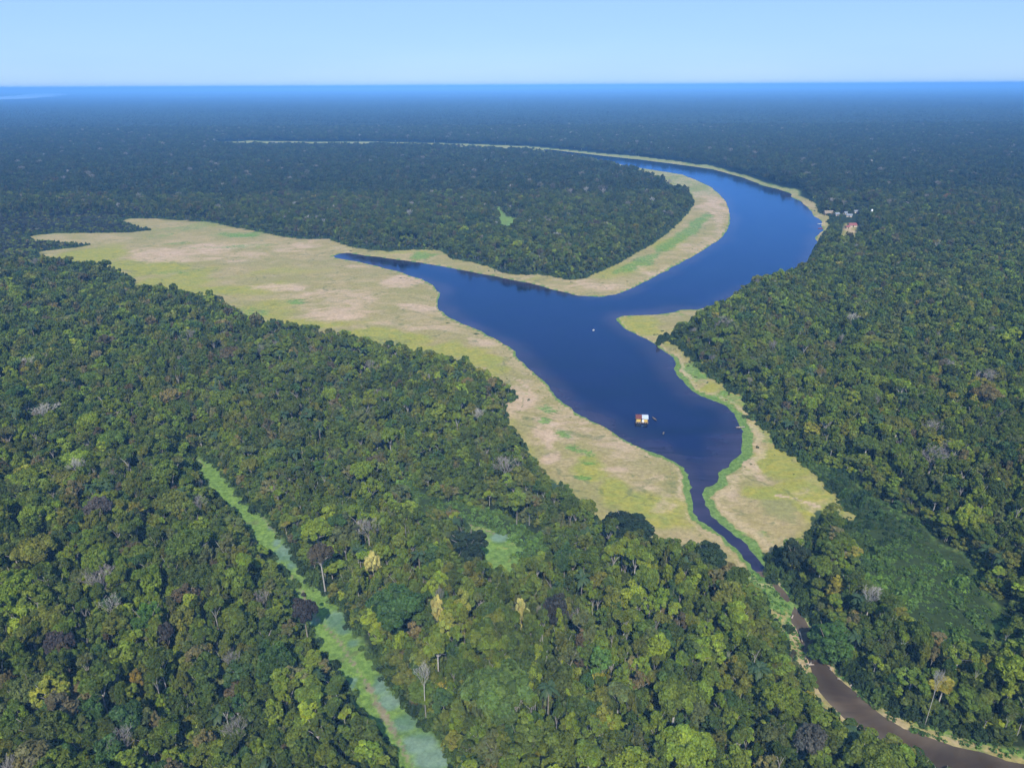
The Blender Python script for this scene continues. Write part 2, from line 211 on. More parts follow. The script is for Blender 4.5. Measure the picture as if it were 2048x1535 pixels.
class Geo:
    """collects boxes, tubes and plain faces, then becomes one mesh"""
    def __init__(self): self.v, self.f = [], []
    def box(self, c, s, rz=0.0):
        cx, cy_, cz = c; hx, hy, hz = s[0] / 2, s[1] / 2, s[2] / 2
        n = len(self.v); co, si = math.cos(rz), math.sin(rz)
        for z in (-hz, hz):
            for x, y in ((-hx, -hy), (hx, -hy), (hx, hy), (-hx, hy)):
                self.v.append((cx + x * co - y * si, cy_ + x * si + y * co, cz + z))
        for q in ((3, 2, 1, 0), (4, 5, 6, 7), (0, 1, 5, 4), (1, 2, 6, 5), (2, 3, 7, 6), (3, 0, 4, 7)):
            self.f.append(tuple(n + i for i in q))
        return self
    def tube(self, pts, rad, k=6, cap=True):
        n0 = len(self.v)
        pts = [Vector(p) for p in pts]
        for i, p in enumerate(pts):
            d = (pts[min(i + 1, len(pts) - 1)] - pts[max(i - 1, 0)]).normalized()
            a = d.orthogonal().normalized() if abs(d.z) > 0.9 else d.cross(Vector((0, 0, 1))).normalized()
            b = d.cross(a)
            for j in range(k):
                t = 2 * math.pi * j / k
                self.v.append(tuple(p + (a * math.cos(t) + b * math.sin(t)) * rad[i]))
        for i in range(len(pts) - 1):
            for j in range(k):
                a0 = n0 + i * k + j; a1 = n0 + i * k + (j + 1) % k
                self.f.append((a0, a1, a1 + k, a0 + k))
        if cap:
            self.f.append(tuple(n0 + j for j in reversed(range(k))))
            self.f.append(tuple(n0 + (len(pts) - 1) * k + j for j in range(k)))
        return self
    def face(self, *vs):
        n = len(self.v); self.v += [tuple(v) for v in vs]; self.f.append(tuple(range(n, n + len(vs))))
        return self
    def mesh(self, name, mat, smooth=False):
        me = bpy.data.meshes.new(name)
        me.from_pydata(self.v, [], self.f)
        me.materials.append(mat)
        if smooth: me.polygons.foreach_set("use_smooth", [True] * len(me.polygons))
        me.update()
        return me
    def obj(self, name, mat, parent=None, smooth=False):
        return link(bpy.data.objects.new(name, self.mesh(name, mat, smooth)), parent)


def new_mat(name):
    m = bpy.data.materials.new(name); m.use_nodes = True
    nt = m.node_tree; nt.nodes.clear()
    out = nt.nodes.new("ShaderNodeOutputMaterial")
    return m, nt, nt.nodes, nt.links, out


def N(nt, t, **kw):
    n = nt.nodes.new(t)
    for k, v in kw.items(): setattr(n, k, v)
    return n


def mix(nt, fac, a, b, blend='MIX'):
    n = N(nt, "ShaderNodeMix", data_type='RGBA', blend_type=blend)
    for s, v in (("Factor", fac), ("A", a), ("B", b)):
        i = n.inputs[s] if s == "Factor" else [q for q in n.inputs if q.name == s and q.type == 'RGBA'][0]
        if hasattr(v, "is_linked") or hasattr(v, "node"): nt.links.new(v, i)
        elif isinstance(v, (int, float)): i.default_value = v
        else: i.default_value = (*v, 1.0)
    return [q for q in n.outputs if q.type == 'RGBA'][0]


def math_n(nt, op, a, b=None, c=None, clamp=False):
    n = N(nt, "ShaderNodeMath", operation=op); n.use_clamp = clamp
    for i, v in enumerate((a, b, c)):
        if v is None: continue
        if hasattr(v, "node"): nt.links.new(v, n.inputs[i])
        else: n.inputs[i].default_value = v
    return n.outputs[0]


def noise(nt, scale, detail=4.0, rough=0.55, vec=None, dist=0.0):
    n = N(nt, "ShaderNodeTexNoise")
    n.inputs["Scale"].default_value = scale; n.inputs["Detail"].default_value = detail
    n.inputs["Roughness"].default_value = rough; n.inputs["Distortion"].default_value = dist
    if vec is not None: nt.links.new(vec, n.inputs["Vector"])
    return n.outputs["Fac"]


def maprange(nt, v, a, b, c=0.0, d=1.0):
    n = N(nt, "ShaderNodeMapRange"); n.interpolation_type = 'SMOOTHSTEP'
    nt.links.new(v, n.inputs["Value"])
    for k, x in (("From Min", a), ("From Max", b), ("To Min", c), ("To Max", d)): n.inputs[k].default_value = x
    return n.outputs["Result"]


# ------------------------------------------------------------------ materials
def leaf_material():
    m, nt, nd, lk, out = new_mat("leaves")
    ti = N(nt, "ShaderNodeAttribute", attribute_type='INSTANCER', attribute_name="tint")
    lc = N(nt, "ShaderNodeAttribute", attribute_type='GEOMETRY', attribute_name="lc")
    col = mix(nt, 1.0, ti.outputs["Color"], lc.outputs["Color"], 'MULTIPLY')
    p = N(nt, "ShaderNodeBsdfPrincipled")
    lk.new(col, p.inputs["Base Color"])
    p.inputs["Roughness"].default_value = 0.55
    p.inputs["Specular IOR Level"].default_value = 0.22
    tr = N(nt, "ShaderNodeBsdfTranslucent")
    lk.new(mix(nt, 1.0, col, (1.25, 1.35, 0.6), 'MULTIPLY'), tr.inputs["Color"])
    ms = N(nt, "ShaderNodeMixShader"); ms.inputs[0].default_value = 0.25
    lk.new(p.outputs[0], ms.inputs[1]); lk.new(tr.outputs[0], ms.inputs[2])
    lk.new(ms.outputs[0], out.inputs["Surface"])
    return m


def bark_material(name, a, b):
    m, nt, nd, lk, out = new_mat(name)
    tc = N(nt, "ShaderNodeTexCoord")
    f = noise(nt, 1.3, 5, 0.6, tc.outputs["Object"])
    p = N(nt, "ShaderNodeBsdfPrincipled")
    lk.new(mix(nt, maprange(nt, f, 0.35, 0.65), a, b), p.inputs["Base Color"])
    p.inputs["Roughness"].default_value = 0.85
    p.inputs["Specular IOR Level"].default_value = 0.1
    lk.new(p.outputs[0], out.inputs["Surface"])
    return m


def plain(name, a, b=None, rough=0.7, scale=2.0, spec=0.3):
    b = b or tuple(0.8 * c for c in a)
    m, nt, nd, lk, out = new_mat(name)
    tc = N(nt, "ShaderNodeTexCoord")
    f = noise(nt, scale, 4, 0.6, tc.outputs["Object"])
    p = N(nt, "ShaderNodeBsdfPrincipled")
    lk.new(mix(nt, maprange(nt, f, 0.3, 0.7), a, b), p.inputs["Base Color"])
    p.inputs["Roughness"].default_value = rough
    p.inputs["Specular IOR Level"].default_value = spec
    lk.new(p.outputs[0], out.inputs["Surface"])
    return m


def ground_material():
    m, nt, nd, lk, out = new_mat("ground")
    A = N(nt, "ShaderNodeAttribute", attribute_name="mask_a")   # r bare, g green, b yellow
    B = N(nt, "ShaderNodeAttribute", attribute_name="mask_b")   # r pool, g trail mud, b forest floor
    C = N(nt, "ShaderNodeAttribute", attribute_name="mask_c")   # r shore green, g shore sand, b dull olive
    sa, sb, sc = [N(nt, "ShaderNodeSeparateColor") for _ in range(3)]
    for a, s in ((A, sa), (B, sb), (C, sc)): lk.new(a.outputs["Color"], s.inputs[0])
    geo = N(nt, "ShaderNodeNewGeometry")
    pos = geo.outputs["Position"]
    mp = N(nt, "ShaderNodeMapping"); lk.new(pos, mp.inputs["Vector"])
    mp.inputs["Scale"].default_value = (0.55, 1.0, 1.0)
    n1 = noise(nt, 0.035, 6, 0.62, mp.outputs[0], 0.6)
    n2 = noise(nt, 0.11, 6, 0.65, mp.outputs[0], 0.8)
    n3 = noise(nt, 0.6, 5, 0.7, pos)
    n4 = noise(nt, 0.22, 5, 0.6, mp.outputs[0], 1.2)
    n5 = noise(nt, 0.30, 7, 0.68, mp.outputs[0], 1.5)
    def edge(v, nz, lo=0.35, hi=0.65, k=0.9):
        # the mask scaled by noise and thresholded softly, so patch borders are ragged and broken
        s = math_n(nt, 'ADD', v, math_n(nt, 'MULTIPLY', math_n(nt, 'SUBTRACT', nz, 0.52), k * 1.7))
        return math_n(nt, 'MULTIPLY', maprange(nt, s, lo, hi), maprange(nt, v, 0.02, 0.25))
    n6 = noise(nt, 0.075, 8, 0.7, mp.outputs[0], 1.0)
    c = mix(nt, maprange(nt, n6, 0.36, 0.62), (0.262, 0.212, 0.085), (0.335, 0.258, 0.135))
    c = mix(nt, math_n(nt, 'MULTIPLY', maprange(nt, n1, 0.42, 0.60), 0.85), c, (0.232, 0.205, 0.075))
    c = mix(nt, math_n(nt, 'MULTIPLY', maprange(nt, n5, 0.52, 0.72), 0.6), c, (0.206, 0.177, 0.075))
    c = mix(nt, edge(sc.outputs[2], n2), c, (0.221, 0.205, 0.080))
    c = mix(nt, math_n(nt, 'MULTIPLY', edge(sa.outputs[2], n6, 0.10, 0.8, 0.75), 0.92), c,
            mix(nt, maprange(nt, n4, 0.30, 0.70), (0.290, 0.255, 0.045), (0.195, 0.215, 0.045)))
    c = mix(nt, math_n(nt, 'MULTIPLY', edge(sa.outputs[0], n6, 0.15, 0.95, 1.5), 0.82), c,
            mix(nt, maprange(nt, n4, 0.3, 0.7), (0.475, 0.335, 0.240), (0.370, 0.265, 0.170)))
    c = mix(nt, math_n(nt, 'MULTIPLY', edge(sa.outputs[1], n5, 0.40, 0.85, 1.3), 0.85), c,
            mix(nt, maprange(nt, n3, 0.35, 0.65), (0.075, 0.165, 0.030), (0.13, 0.23, 0.042)))
    sp = math_n(nt, 'MULTIPLY', maprange(nt, n5, 0.58, 0.68), maprange(nt, n2, 0.45, 0.58))         # scattered green tufts
    c = mix(nt, math_n(nt, 'MULTIPLY', sp, 0.6), c, (0.10, 0.125, 0.04))
    vo = N(nt, "ShaderNodeTexVoronoi"); vo.feature = 'DISTANCE_TO_EDGE'; vo.inputs["Scale"].default_value = 0.016     # shallow drainage runnels
    wv = N(nt, "ShaderNodeVectorMath", operation='ADD'); lk.new(pos, wv.inputs[0])
    nv = N(nt, "ShaderNodeTexNoise"); nv.inputs["Scale"].default_value = 0.05; nv.inputs["Detail"].default_value = 5; lk.new(pos, nv.inputs["Vector"])
    sv_ = N(nt, "ShaderNodeVectorMath", operation='SCALE'); sv_.inputs["Scale"].default_value = 34.0; lk.new(nv.outputs["Color"], sv_.inputs[0])
    lk.new(sv_.outputs[0], wv.inputs[1]); lk.new(wv.outputs[0], vo.inputs["Vector"])
    run = math_n(nt, 'MULTIPLY', maprange(nt, vo.outputs["Distance"], 0.006, 0.022, 1.0, 0.0), maprange(nt, n2, 0.46, 0.56))
    c = mix(nt, math_n(nt, 'MULTIPLY', run, 0.6), c, (0.12, 0.135, 0.05))
    c = mix(nt, math_n(nt, 'MULTIPLY', edge(sc.outputs[1], n5, 0.35, 0.9, 1.2), 0.7), c, (0.43, 0.325, 0.195))
    c = mix(nt, math_n(nt, 'MULTIPLY', edge(sc.outputs[0], n5, 0.3, 0.8, 0.7), 0.9), c,
            mix(nt, maprange(nt, n3, 0.35, 0.65), (0.070, 0.150, 0.028), (0.125, 0.205, 0.045)))
    # water-lily pools and foot trails in the green corridor
    c = mix(nt, math_n(nt, 'MULTIPLY', edge(sb.outputs[0], n2, 0.2, 1.0, 0.7), 0.9), c,
            mix(nt, maprange(nt, n2, 0.35, 0.65), (0.065, 0.130, 0.075), (0.150, 0.220, 0.165)))
    c = mix(nt, math_n(nt, 'MULTIPLY', edge(sb.outputs[1], n5, 0.3, 0.8, 0.8), 0.85), c, (0.21, 0.16, 0.115))
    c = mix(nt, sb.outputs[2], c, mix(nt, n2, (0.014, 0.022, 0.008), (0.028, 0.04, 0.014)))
    fine = maprange(nt, n3, 0.25, 0.75, 0.78, 1.2)
    c2 = N(nt, "ShaderNodeMix", data_type='RGBA', blend_type='MULTIPLY'); c2.inputs[0].default_value = 1.0
    lk.new(c, c2.inputs[6])
    cc = N(nt, "ShaderNodeCombineColor")
    for i in range(3): lk.new(fine, cc.inputs[i])
    lk.new(cc.outputs[0], c2.inputs[7])
    p = N(nt, "ShaderNodeBsdfPrincipled")
    lk.new(c2.outputs[2], p.inputs["Base Color"])
    p.inputs["Roughness"].default_value = 0.95
    p.inputs["Specular IOR Level"].default_value = 0.05
    bp = N(nt, "ShaderNodeBump"); bp.inputs["Strength"].default_value = 0.5; bp.inputs["Distance"].default_value = 0.5
    lk.new(n3, bp.inputs["Height"]); lk.new(bp.outputs[0], p.inputs["Normal"])
    lk.new(p.outputs[0], out.inputs["Surface"])
    return m


def water_material(name, deep, shallow, reach, rough=0.10, tint=(0.42, 0.74, 1.0), ior=1.36):
    m, nt, nd, lk, out = new_mat(name)
    D = N(nt, "ShaderNodeAttribute", attribute_name="depth")
    geo = N(nt, "ShaderNodeNewGeometry"); pos = geo.outputs["Position"]
    n1 = noise(nt, 0.016, 5, 0.6, pos, 0.8)
    mp = N(nt, "ShaderNodeMapping"); lk.new(pos, mp.inputs["Vector"]); mp.inputs["Scale"].default_value = (0.35, 1.0, 1.0)
    n2 = noise(nt, 1.1, 4, 0.6, mp.outputs[0])
    n3 = noise(nt, 0.05, 6, 0.65, mp.outputs[0], 1.5)
    d = math_n(nt, 'ADD', D.outputs["Fac"], math_n(nt, 'MULTIPLY', math_n(nt, 'SUBTRACT', n1, 0.5), reach * 1.6))
    c = mix(nt, maprange(nt, d, -0.1 * reach, reach), shallow, deep)
    cv = N(nt, "ShaderNodeCombineColor")
    for i in range(3): lk.new(maprange(nt, n3, 0.32, 0.68, 0.70, 1.4), cv.inputs[i])
    c = mix(nt, 1.0, c, cv.outputs[0], 'MULTIPLY')
    df = N(nt, "ShaderNodeBsdfDiffuse"); lk.new(c, df.inputs["Color"])
    bp = N(nt, "ShaderNodeBump"); bp.inputs["Distance"].default_value = 0.10
    lk.new(maprange(nt, n3, 0.38, 0.62, 0.06, 0.30), bp.inputs["Strength"])          # calm lanes and wind-ruffled patches
    lk.new(n2, bp.inputs["Height"])
    gl = N(nt, "ShaderNodeBsdfGlossy"); gl.inputs["Color"].default_value = (*tint, 1.0)
    lk.new(maprange(nt, n3, 0.35, 0.65, rough, rough * 2.2), gl.inputs["Roughness"]); lk.new(bp.outputs[0], gl.inputs["Normal"])
    fr = N(nt, "ShaderNodeFresnel"); fr.inputs["IOR"].default_value = ior; lk.new(bp.outputs[0], fr.inputs["Normal"])
    ms = N(nt, "ShaderNodeMixShader"); lk.new(fr.outputs[0], ms.inputs[0]); lk.new(df.outputs[0], ms.inputs[1]); lk.new(gl.outputs[0], ms.inputs[2])
    lk.new(ms.outputs[0], out.inputs["Surface"])
    return m


M_LEAF = leaf_material()
M_BARK = bark_material("bark", (0.20, 0.175, 0.135), (0.30, 0.27, 0.22))
M_PALE = bark_material("pale_bark", (0.29, 0.27, 0.24), (0.42, 0.40, 0.36))
M_GREYWOOD = bark_material("grey_wood", (0.20, 0.18, 0.16), (0.29, 0.265, 0.24))
M_GROUND = ground_material()
M_LAKE = water_material("lake_water", (0.0035, 0.0035, 0.028), (0.030, 0.021, 0.036), 17.0, 0.07, (0.28, 0.57, 1.0), 1.46)
M_CREEK = water_material("creek_water", (0.060, 0.041, 0.025), (0.090, 0.068, 0.046), 4.0, 0.12, (0.75, 0.66, 0.58), 1.27)
M_RIVER = water_material("river_water", (0.60, 0.64, 0.68), (0.60, 0.64, 0.68), 1.0, 0.2, (0.9, 0.95, 1.0), 1.33)  # white glare on the water is painted into this pale base colour

# ------------------------------------------------------------------ ground sheet and water
def axis_x():
    a = [i * 1.35 for i in range(-100, 101)]
    s = 1.35
    while a[-1] < 62000: s *= 1.017; a.append(a[-1] + s)
    l = []; x = a[0]; s = 1.35
    while x > -62000: s *= 1.017; x -= s; l.append(x)
    return np.array(l[::-1] + a)


def axis_y():
    a = [-62000, -20000, -6000, -2000, -700, -250, -80, 0, 40, 70]
    while a[-1] < 240: a.append(a[-1] + 1.3)
    s = 1.3
    while a[-1] < 62000: s *= 1.017; a.append(a[-1] + s)
    return np.array(a)


gx, gy = axis_x(), axis_y()
GX, GY = np.meshgrid(gx, gy)
X, Y = GX.ravel(), GY.ravel()
near = (np.abs(X) < 1300) & (Y > 60) & (Y < 2500)
d_lake = np.full(X.shape, 60.0); d_creek = d_lake.copy(); d_mead = d_lake.copy(); d_strip = d_lake.copy()
d_cclr = d_lake.copy(); d_pond = d_lake.copy(); d_farc = d_lake.copy(); d_house = d_lake.copy(); d_vine = d_lake.copy()
xn, yn = X[near], Y[near]
d_lake[near] = sdf(LAKE, xn, yn); d_creek[near] = sdf(CREEK, xn, yn); d_mead[near] = sdf(MEADOW, xn, yn)
d_strip[near] = sdf(STRIP, xn, yn); d_cclr[near] = sdf(CREEKCLEAR, xn, yn); d_pond[near] = sdf(POND, xn, yn)
d_farc[near] = sdf(FARCLEAR, xn, yn); d_house[near] = sdf(HOUSECLEAR, xn, yn)
d_vine[near] = np.minimum(np.minimum(sdf(VINES, xn, yn), sdf(VINES2, xn, yn)), sdf(SHRUB3, xn, yn)) + (fbm(xn, yn, 22.0, 4) - .5) * 15.0 - 1.0
d_farc[near] += (fbm(xn, yn, 22.0, 4) - .5) * 15.0 - 1.0
d_lake[near] += (fbm(xn, yn, 14.0, 3) - .5) * 3.6 + (vnoise(xn / 2.6, yn / 2.6) - .5) * 1.3
d_creek[near] += (fbm(xn, yn, 6.0, 3) - .5) * 1.6
dw = np.minimum(d_lake, d_creek)
jag = (fbm(X, Y, 9.0, 3) - 0.5) * 2.2
Z = np.where(dw > 0, np.clip(0.045 * dw, 0, 1.3), np.clip(0.06 * dw, -0.8, 0))
Z = Z + (fbm(X, Y, 30.0, 3) - 0.5) * np.clip(dw / 25.0, 0, 1) * 0.9
GV = np.c_[X, Y, Z]
nxg, nyg = len(gx), len(gy)
ii = (np.arange(nyg - 1)[:, None] * nxg + np.arange(nxg - 1)[None, :]).ravel()
GF = np.c_[ii, ii + 1, ii + nxg + 1, ii + nxg]
d_open = np.minimum.reduce([d_mead, d_strip, d_cclr, d_pond, d_farc, d_house])
acc = {k: np.zeros(X.shape) for k in "bgyodt"}
for (cx, cy_, r1, r2, ang, k, st) in PATCHES:
    sel = near & (np.abs(X - cx) < 2.2 * max(r1, r2)) & (np.abs(Y - cy_) < 2.2 * max(r1, r2))
    wr = min(r1, r2)
    x = X[sel] - cx + (fbm(X[sel] + 31 * cx, Y[sel], 16 + wr, 4) - .5) * (2.2 * wr + 10)
    y = Y[sel] - cy_ + (fbm(X[sel], Y[sel] + 17 * cy_, 16 + wr, 4) - .5) * (2.2 * wr + 10)
    u = (x * math.cos(ang) + y * math.sin(ang)) / r1; v = (-x * math.sin(ang) + y * math.cos(ang)) / r2
    acc[k][sel] = np.maximum(acc[k][sel], st * (1 - sstep(0.45, 1.45, np.hypot(u, v))))
bare = np.maximum(acc["b"], 0); yel = np.maximum(acc["y"], acc["o"]); grn = np.maximum(acc["g"], acc["t"])
bare = np.maximum(bare, 0.55 * acc["o"] * 0.6)
edge_g = 1 - sstep(2.0, 9.0, -d_mead)                     # greener rank growth under the forest edge
yel = np.maximum(yel, 0.45 * edge_g)
strip_in = 1 - sstep(-1.0, 2.0, d_strip)
grn = np.maximum(grn, 1.7 * strip_in)
grn = np.maximum(grn, .6 * (1 - sstep(-1, 2, d_farc))); 
grn = np.maximum(grn, 1.0 * (np.minimum(d_mead, d_house) > 0) * (np.minimum(d_cclr, d_pond) > 0))
cc_in = 1 - sstep(-1, 2, d_cclr)
grn = np.maximum(grn, cc_in * (0.35 + 0.6 * (1 - sstep(0.5, 3.0, np.abs(d_cclr)))))
bare = np.maximum(bare, cc_in * 0.58 * (1 - sstep(2.5, 6, dw)) * (X > 60))
yel = np.maximum(yel, 0.3 * (1 - sstep(-1, 2, d_pond))); grn = np.maximum(grn, 0.95 * (1 - sstep(-1, 2, d_pond)))
pool = np.zeros(X.shape)
for (cx, cy_, r1, r2) in POOLS:
    sel = near & (np.abs(X - cx) < 2.5 * max(r1, r2)) & (np.abs(Y - cy_) < 2.5 * max(r1, r2))
    pool[sel] = np.maximum(pool[sel], 1 - sstep(0.35, 1.25, np.hypot((X[sel] - cx) / r1, (Y[sel] - cy_) / r2)))
gl = dline(GREENLINE, X, Y, 40.0)
grn = np.maximum(grn, .85 * (1 - sstep(1.0, 13.0, gl + (fbm(X, Y, 30.0, 4) - .5) * 26.0)) * (d_mead < 0) * (gl < 25))
grn = np.maximum(grn, .62 * (d_mead < 3) * sstep(900, 1100, Y))
trail = np.zeros(X.shape)
for t in TRAILS[:5]: trail = np.maximum(trail, 0.7 * (1 - sstep(0.2, 1.6, dline(t, X, Y))))
trail = np.maximum(trail, 0.8 * (1 - sstep(0.4, 2.0, dline(MUD, X, Y))))
bare = np.maximum(bare, np.maximum(1 - sstep(0.3, 1.6, dline(TRAILS[5], X, Y)), 1 - sstep(0.3, 1.6, dline(TRAILS[6], X, Y))))
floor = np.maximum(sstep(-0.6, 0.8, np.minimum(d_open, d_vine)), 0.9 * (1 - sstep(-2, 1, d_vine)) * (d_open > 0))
# the green fringe of the shore is widest at the southern narrows
fr_w = 1.0 + 2.6 * sstep(430, 300, Y) * sstep(60, 100, X + 0.0) + 1.3 * vnoise(X / 40.0, Y / 40.0) + 1.6 * (vnoise(X / 6.0, Y / 6.0) - .5)
shore_g = (1 - sstep(fr_w * 0.8, fr_w * 1.25, d_lake)) * (d_lake > -1)
shore_s = sstep(fr_w, fr_w * 1.3, d_lake) * (1 - sstep(fr_w * 1.6, fr_w * 3.0, d_lake)) * 0.75
dull = acc["d"]
me = mesh_np("ground", GV, GF, [M_GROUND], smooth=True)
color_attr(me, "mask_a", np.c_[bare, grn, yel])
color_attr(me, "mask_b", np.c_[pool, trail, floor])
color_attr(me, "mask_c", np.c_[shore_g, shore_s, dull])
tag(link(bpy.data.objects.new("ground", me)), "wide plain of dry meadow and dark forest floor", None, None, "structure")


def water_sheet(name, d, mat, label, z=0.0, lo=5.0):
    q = d[GF].min(axis=1) < lo
    F = GF[q]; used = np.unique(F)
    remap = np.full(len(X), -1); remap[used] = np.arange(len(used))
    me = mesh_np(name, np.c_[X[used], Y[used], np.full(len(used), z)], remap[F], [mat], smooth=True)
    a = me.attributes.new("depth", 'FLOAT', 'POINT'); a.data.foreach_set("value", (-d[used]).astype(np.float32))
    return tag(link(bpy.data.objects.new(name, me)), label, None, None, "structure")


water_sheet("lake_water", d_lake, M_LAKE, "dark blue lake winding between grassy banks")
water_sheet("creek_water", d_creek, M_CREEK, "narrow muddy brown creek between forest banks", 0.01, 3.0)
RIV = [[-5394, 6159], [-6563, 9727], [-6871, 10826], [-7580, 12607], [-9520, 16296], [-11322, 19238], [-13181, 20817], [-10087, 15673], [-8800, 13061], [-10486, 12024]]
g = Geo(); g.face(*[(x, y, 14.0) for x, y in RIV])
rv = g.obj("distant_river_water", M_RIVER); tag(rv, "pale wide river near the horizon", None, None, "structure")

# ------------------------------------------------------------------ tree forms
def leaf_quads(P, Nn, size, rs, aspect=1.5):
    """kite-shaped leaf sprays at P facing Nn"""
    n = len(P)
    a = rs.normal(size=(n, 3)); a -= (a * Nn).sum(1, keepdims=True) * Nn
    a /= np.linalg.norm(a, axis=1, keepdims=True) + 1e-9
    b = np.cross(Nn, a)
    s = size * (0.65 + 0.7 * rs.random((n, 1)))
    V = np.stack([P - a * s * 0.5 * aspect, P - b * s * 0.5 + Nn * s * 0.12, P + a * s * 0.5 * aspect, P + b * s * 0.5 + Nn * s * 0.12], 1).reshape(-1, 3)
    F = np.arange(4 * n).reshape(n, 4)
    return V, F


def unit(v): return v / (np.linalg.norm(v, axis=-1, keepdims=True) + 1e-9)


def crown_geo(seed, R, z0, z1, lobes, leaves, size, form="dome", core=True, lobe_r=0.34, jitter=0.55):
    """leaf sprays on lobes, lobes on several heads set at uneven heights; returns V, F, C (colour factor per vertex)"""
    rs = np.random.default_rng(seed)
    H = z1 - z0; Vs, Fs, Cs = [], [], []; nv = 0
    heads = max(1, int(round(lobes / 6.5)))
    squash = np.array([rs.uniform(.86, 1.14), rs.uniform(.86, 1.14), 1.0])
    th0 = rs.uniform(0, 6.28)
    cores = []
    for h in range(heads):
        fr = math.sqrt((h + .3) / heads) if heads > 1 else 0.0
        th = th0 + 2.39996 * h + rs.normal() * .3
        hr = R * (rs.uniform(.34, .52) if heads > 2 else rs.uniform(.6, .9))
        rr = (R - hr) * fr * rs.uniform(.85, 1.12)
        drop = {"dome": .55, "tall": .75, "umbrella": .22}[form]
        top = z1 - H * drop * fr ** 1.6 * rs.uniform(.6, 1.15) - H * rs.uniform(0, .10)
        hh = min(hr * (1.7 if form == "tall" else 1.2 if form == "dome" else .7), top - z0)
        c0 = np.array([math.cos(th) * rr, math.sin(th) * rr, top - hh])
        out = np.array([math.cos(th), math.sin(th), 0]) * fr
        cores.append((c0, hr, hh))
        nl = max(3, int(round(lobes / heads * rs.uniform(.8, 1.25))))
        tone_h = rs.uniform(.84, 1.18)
        for i in range(nl):
            t = (i + .5) / nl
            ph = math.acos(1 - 1.5 * t); a = th + 2.39996 * i + rs.normal() * .3
            d = unit(np.array([math.sin(ph) * math.cos(a), math.sin(ph) * math.sin(a), math.cos(ph)]) + out * .35)
            rl = hr * rs.uniform(.30, .52)
            c = c0 + d * np.array([hr - rl * .5, hr - rl * .5, hh - rl * .45]) * rs.uniform(.84, 1.1)
            n = max(3, int(leaves / (heads * nl)))
            q = unit(rs.normal(size=(n * 2, 3)))
            q = q[(q @ unit(d + np.array([0, 0, .45]))) > -.2][:n]
            P = c + q * np.array([rl, rl, rl * .68]) * (.78 + .34 * rs.random((len(q), 1)))
            Nn = unit(q * .75 + np.array([0, 0, .30]) + rs.normal(size=q.shape) * jitter)
            V, F = leaf_quads(P * squash, Nn, size, rs)
            k = tone_h * rs.uniform(.82, 1.2); hue = rs.uniform(-.08, .08)
            f = (k * rs.uniform(.72, 1.3, (len(q), 1))) * np.array([[1 + hue, 1.0, 1 - hue]])
            Vs.append(V); Fs.append(F + nv); Cs.append(np.repeat(f, 4, 0)); nv += len(V)
    if core:
        bm = bmesh.new(); bmesh.ops.create_icosphere(bm, subdivisions=1, radius=1.0)
        V0 = np.array([v.co[:] for v in bm.verts]); tri = np.array([[v.index for v in f.verts] for f in bm.faces]); bm.free()
        for (c0, hr, hh) in cores:
            V = V0 * (.8 + .3 * rs.random((len(V0), 1))) * np.array([hr * .66, hr * .66, max(hh, hr * .5) * .62]) + c0 + np.array([0, 0, hh * .05])
            mid = (V[tri[:, 1]] + V[tri[:, 2]]) / 2
            Vq = np.r_[V, mid] * squash; Fq = np.c_[tri[:, 0], tri[:, 1], len(V) + np.arange(len(tri)), tri[:, 2]]
            Vs.append(Vq); Fs.append(Fq + nv); Cs.append(np.full((len(Vq), 3), .6)); nv += len(Vq)  # inner core coloured darker, painting shade into the gaps between lobes
    return np.concatenate(Vs), np.concatenate(Fs), np.concatenate(Cs)


def trunk_geo(seed, r, z1, limbs, R, zc, k=6):
    rs = random.Random(seed); g = Geo()
    lean = (rs.uniform(-.4, .4), rs.uniform(-.4, .4))
    top = (lean[0], lean[1], z1)
    g.tube([(0, 0, -0.6), (0, 0, 0.5), (lean[0] * .5, lean[1] * .5, z1 * 0.55), top], [r * 1.7, r * 1.15, r * 0.85, r * 0.6], k)
    for i in range(limbs):
        a = 2 * math.pi * (i + rs.random() * 0.7) / limbs
        e = (math.cos(a) * R * rs.uniform(.5, .8), math.sin(a) * R * rs.uniform(.5, .8), z1 + (zc - z1) * rs.uniform(0.4, 0.9))
        m = (e[0] * .45 + lean[0], e[1] * .45 + lean[1], z1 + (e[2] - z1) * .4)
        g.tube([(lean[0] * .9, lean[1] * .9, z1 * 0.9), m, e], [r * .55, r * .38, r * .16], 5, False)
    return g


def bare_geo(seed, H, R, r, twig=0.028):
    """leafless tree: forked limbs that broom out into a dome of fine twigs"""
    rs = random.Random(seed); g = Geo()
    hb = H * 0.58
    g.tube([(0, 0, -.6), (0.1, 0, H * .3), (0, .15, hb)], [r * 1.5, r, r * .8], 6)
    def grow(p, d, L, rad, lev):
        d = d.normalized()
        q = p + d * L * .55 + Vector((rs.uniform(-.1, .1), rs.uniform(-.1, .1), rs.uniform(0, .1))) * L
        e = q + (d + Vector((0, 0, .15))).normalized() * L * .45
        g.tube([p, q, e], [rad, rad * .8, max(rad * .55, twig * .6)], 4 if lev < 2 else 3, False)
        if lev >= 4: return
        for i in range(4 if lev < 1 else 3):
            a = rs.uniform(0, 6.283); s = rs.uniform(.5, 1.0)
            o = Vector((math.cos(a), math.sin(a), rs.uniform(-.1, .4)))
            st = q if i == 0 else e
            grow(st, d + o * s, L * rs.uniform(.55, .74), max(rad * .52, twig), lev + 1)
    n = 5
    for i in range(n):
        a = 6.283 * (i + rs.random() * .6) / n
        sp = R / H * 2.0
        grow(Vector((0, .15, hb * rs.uniform(.9, 1))), Vector((math.cos(a) * sp, math.sin(a) * sp, rs.uniform(.7, 1.2))), H * .155, r * .42, 0)
    return g


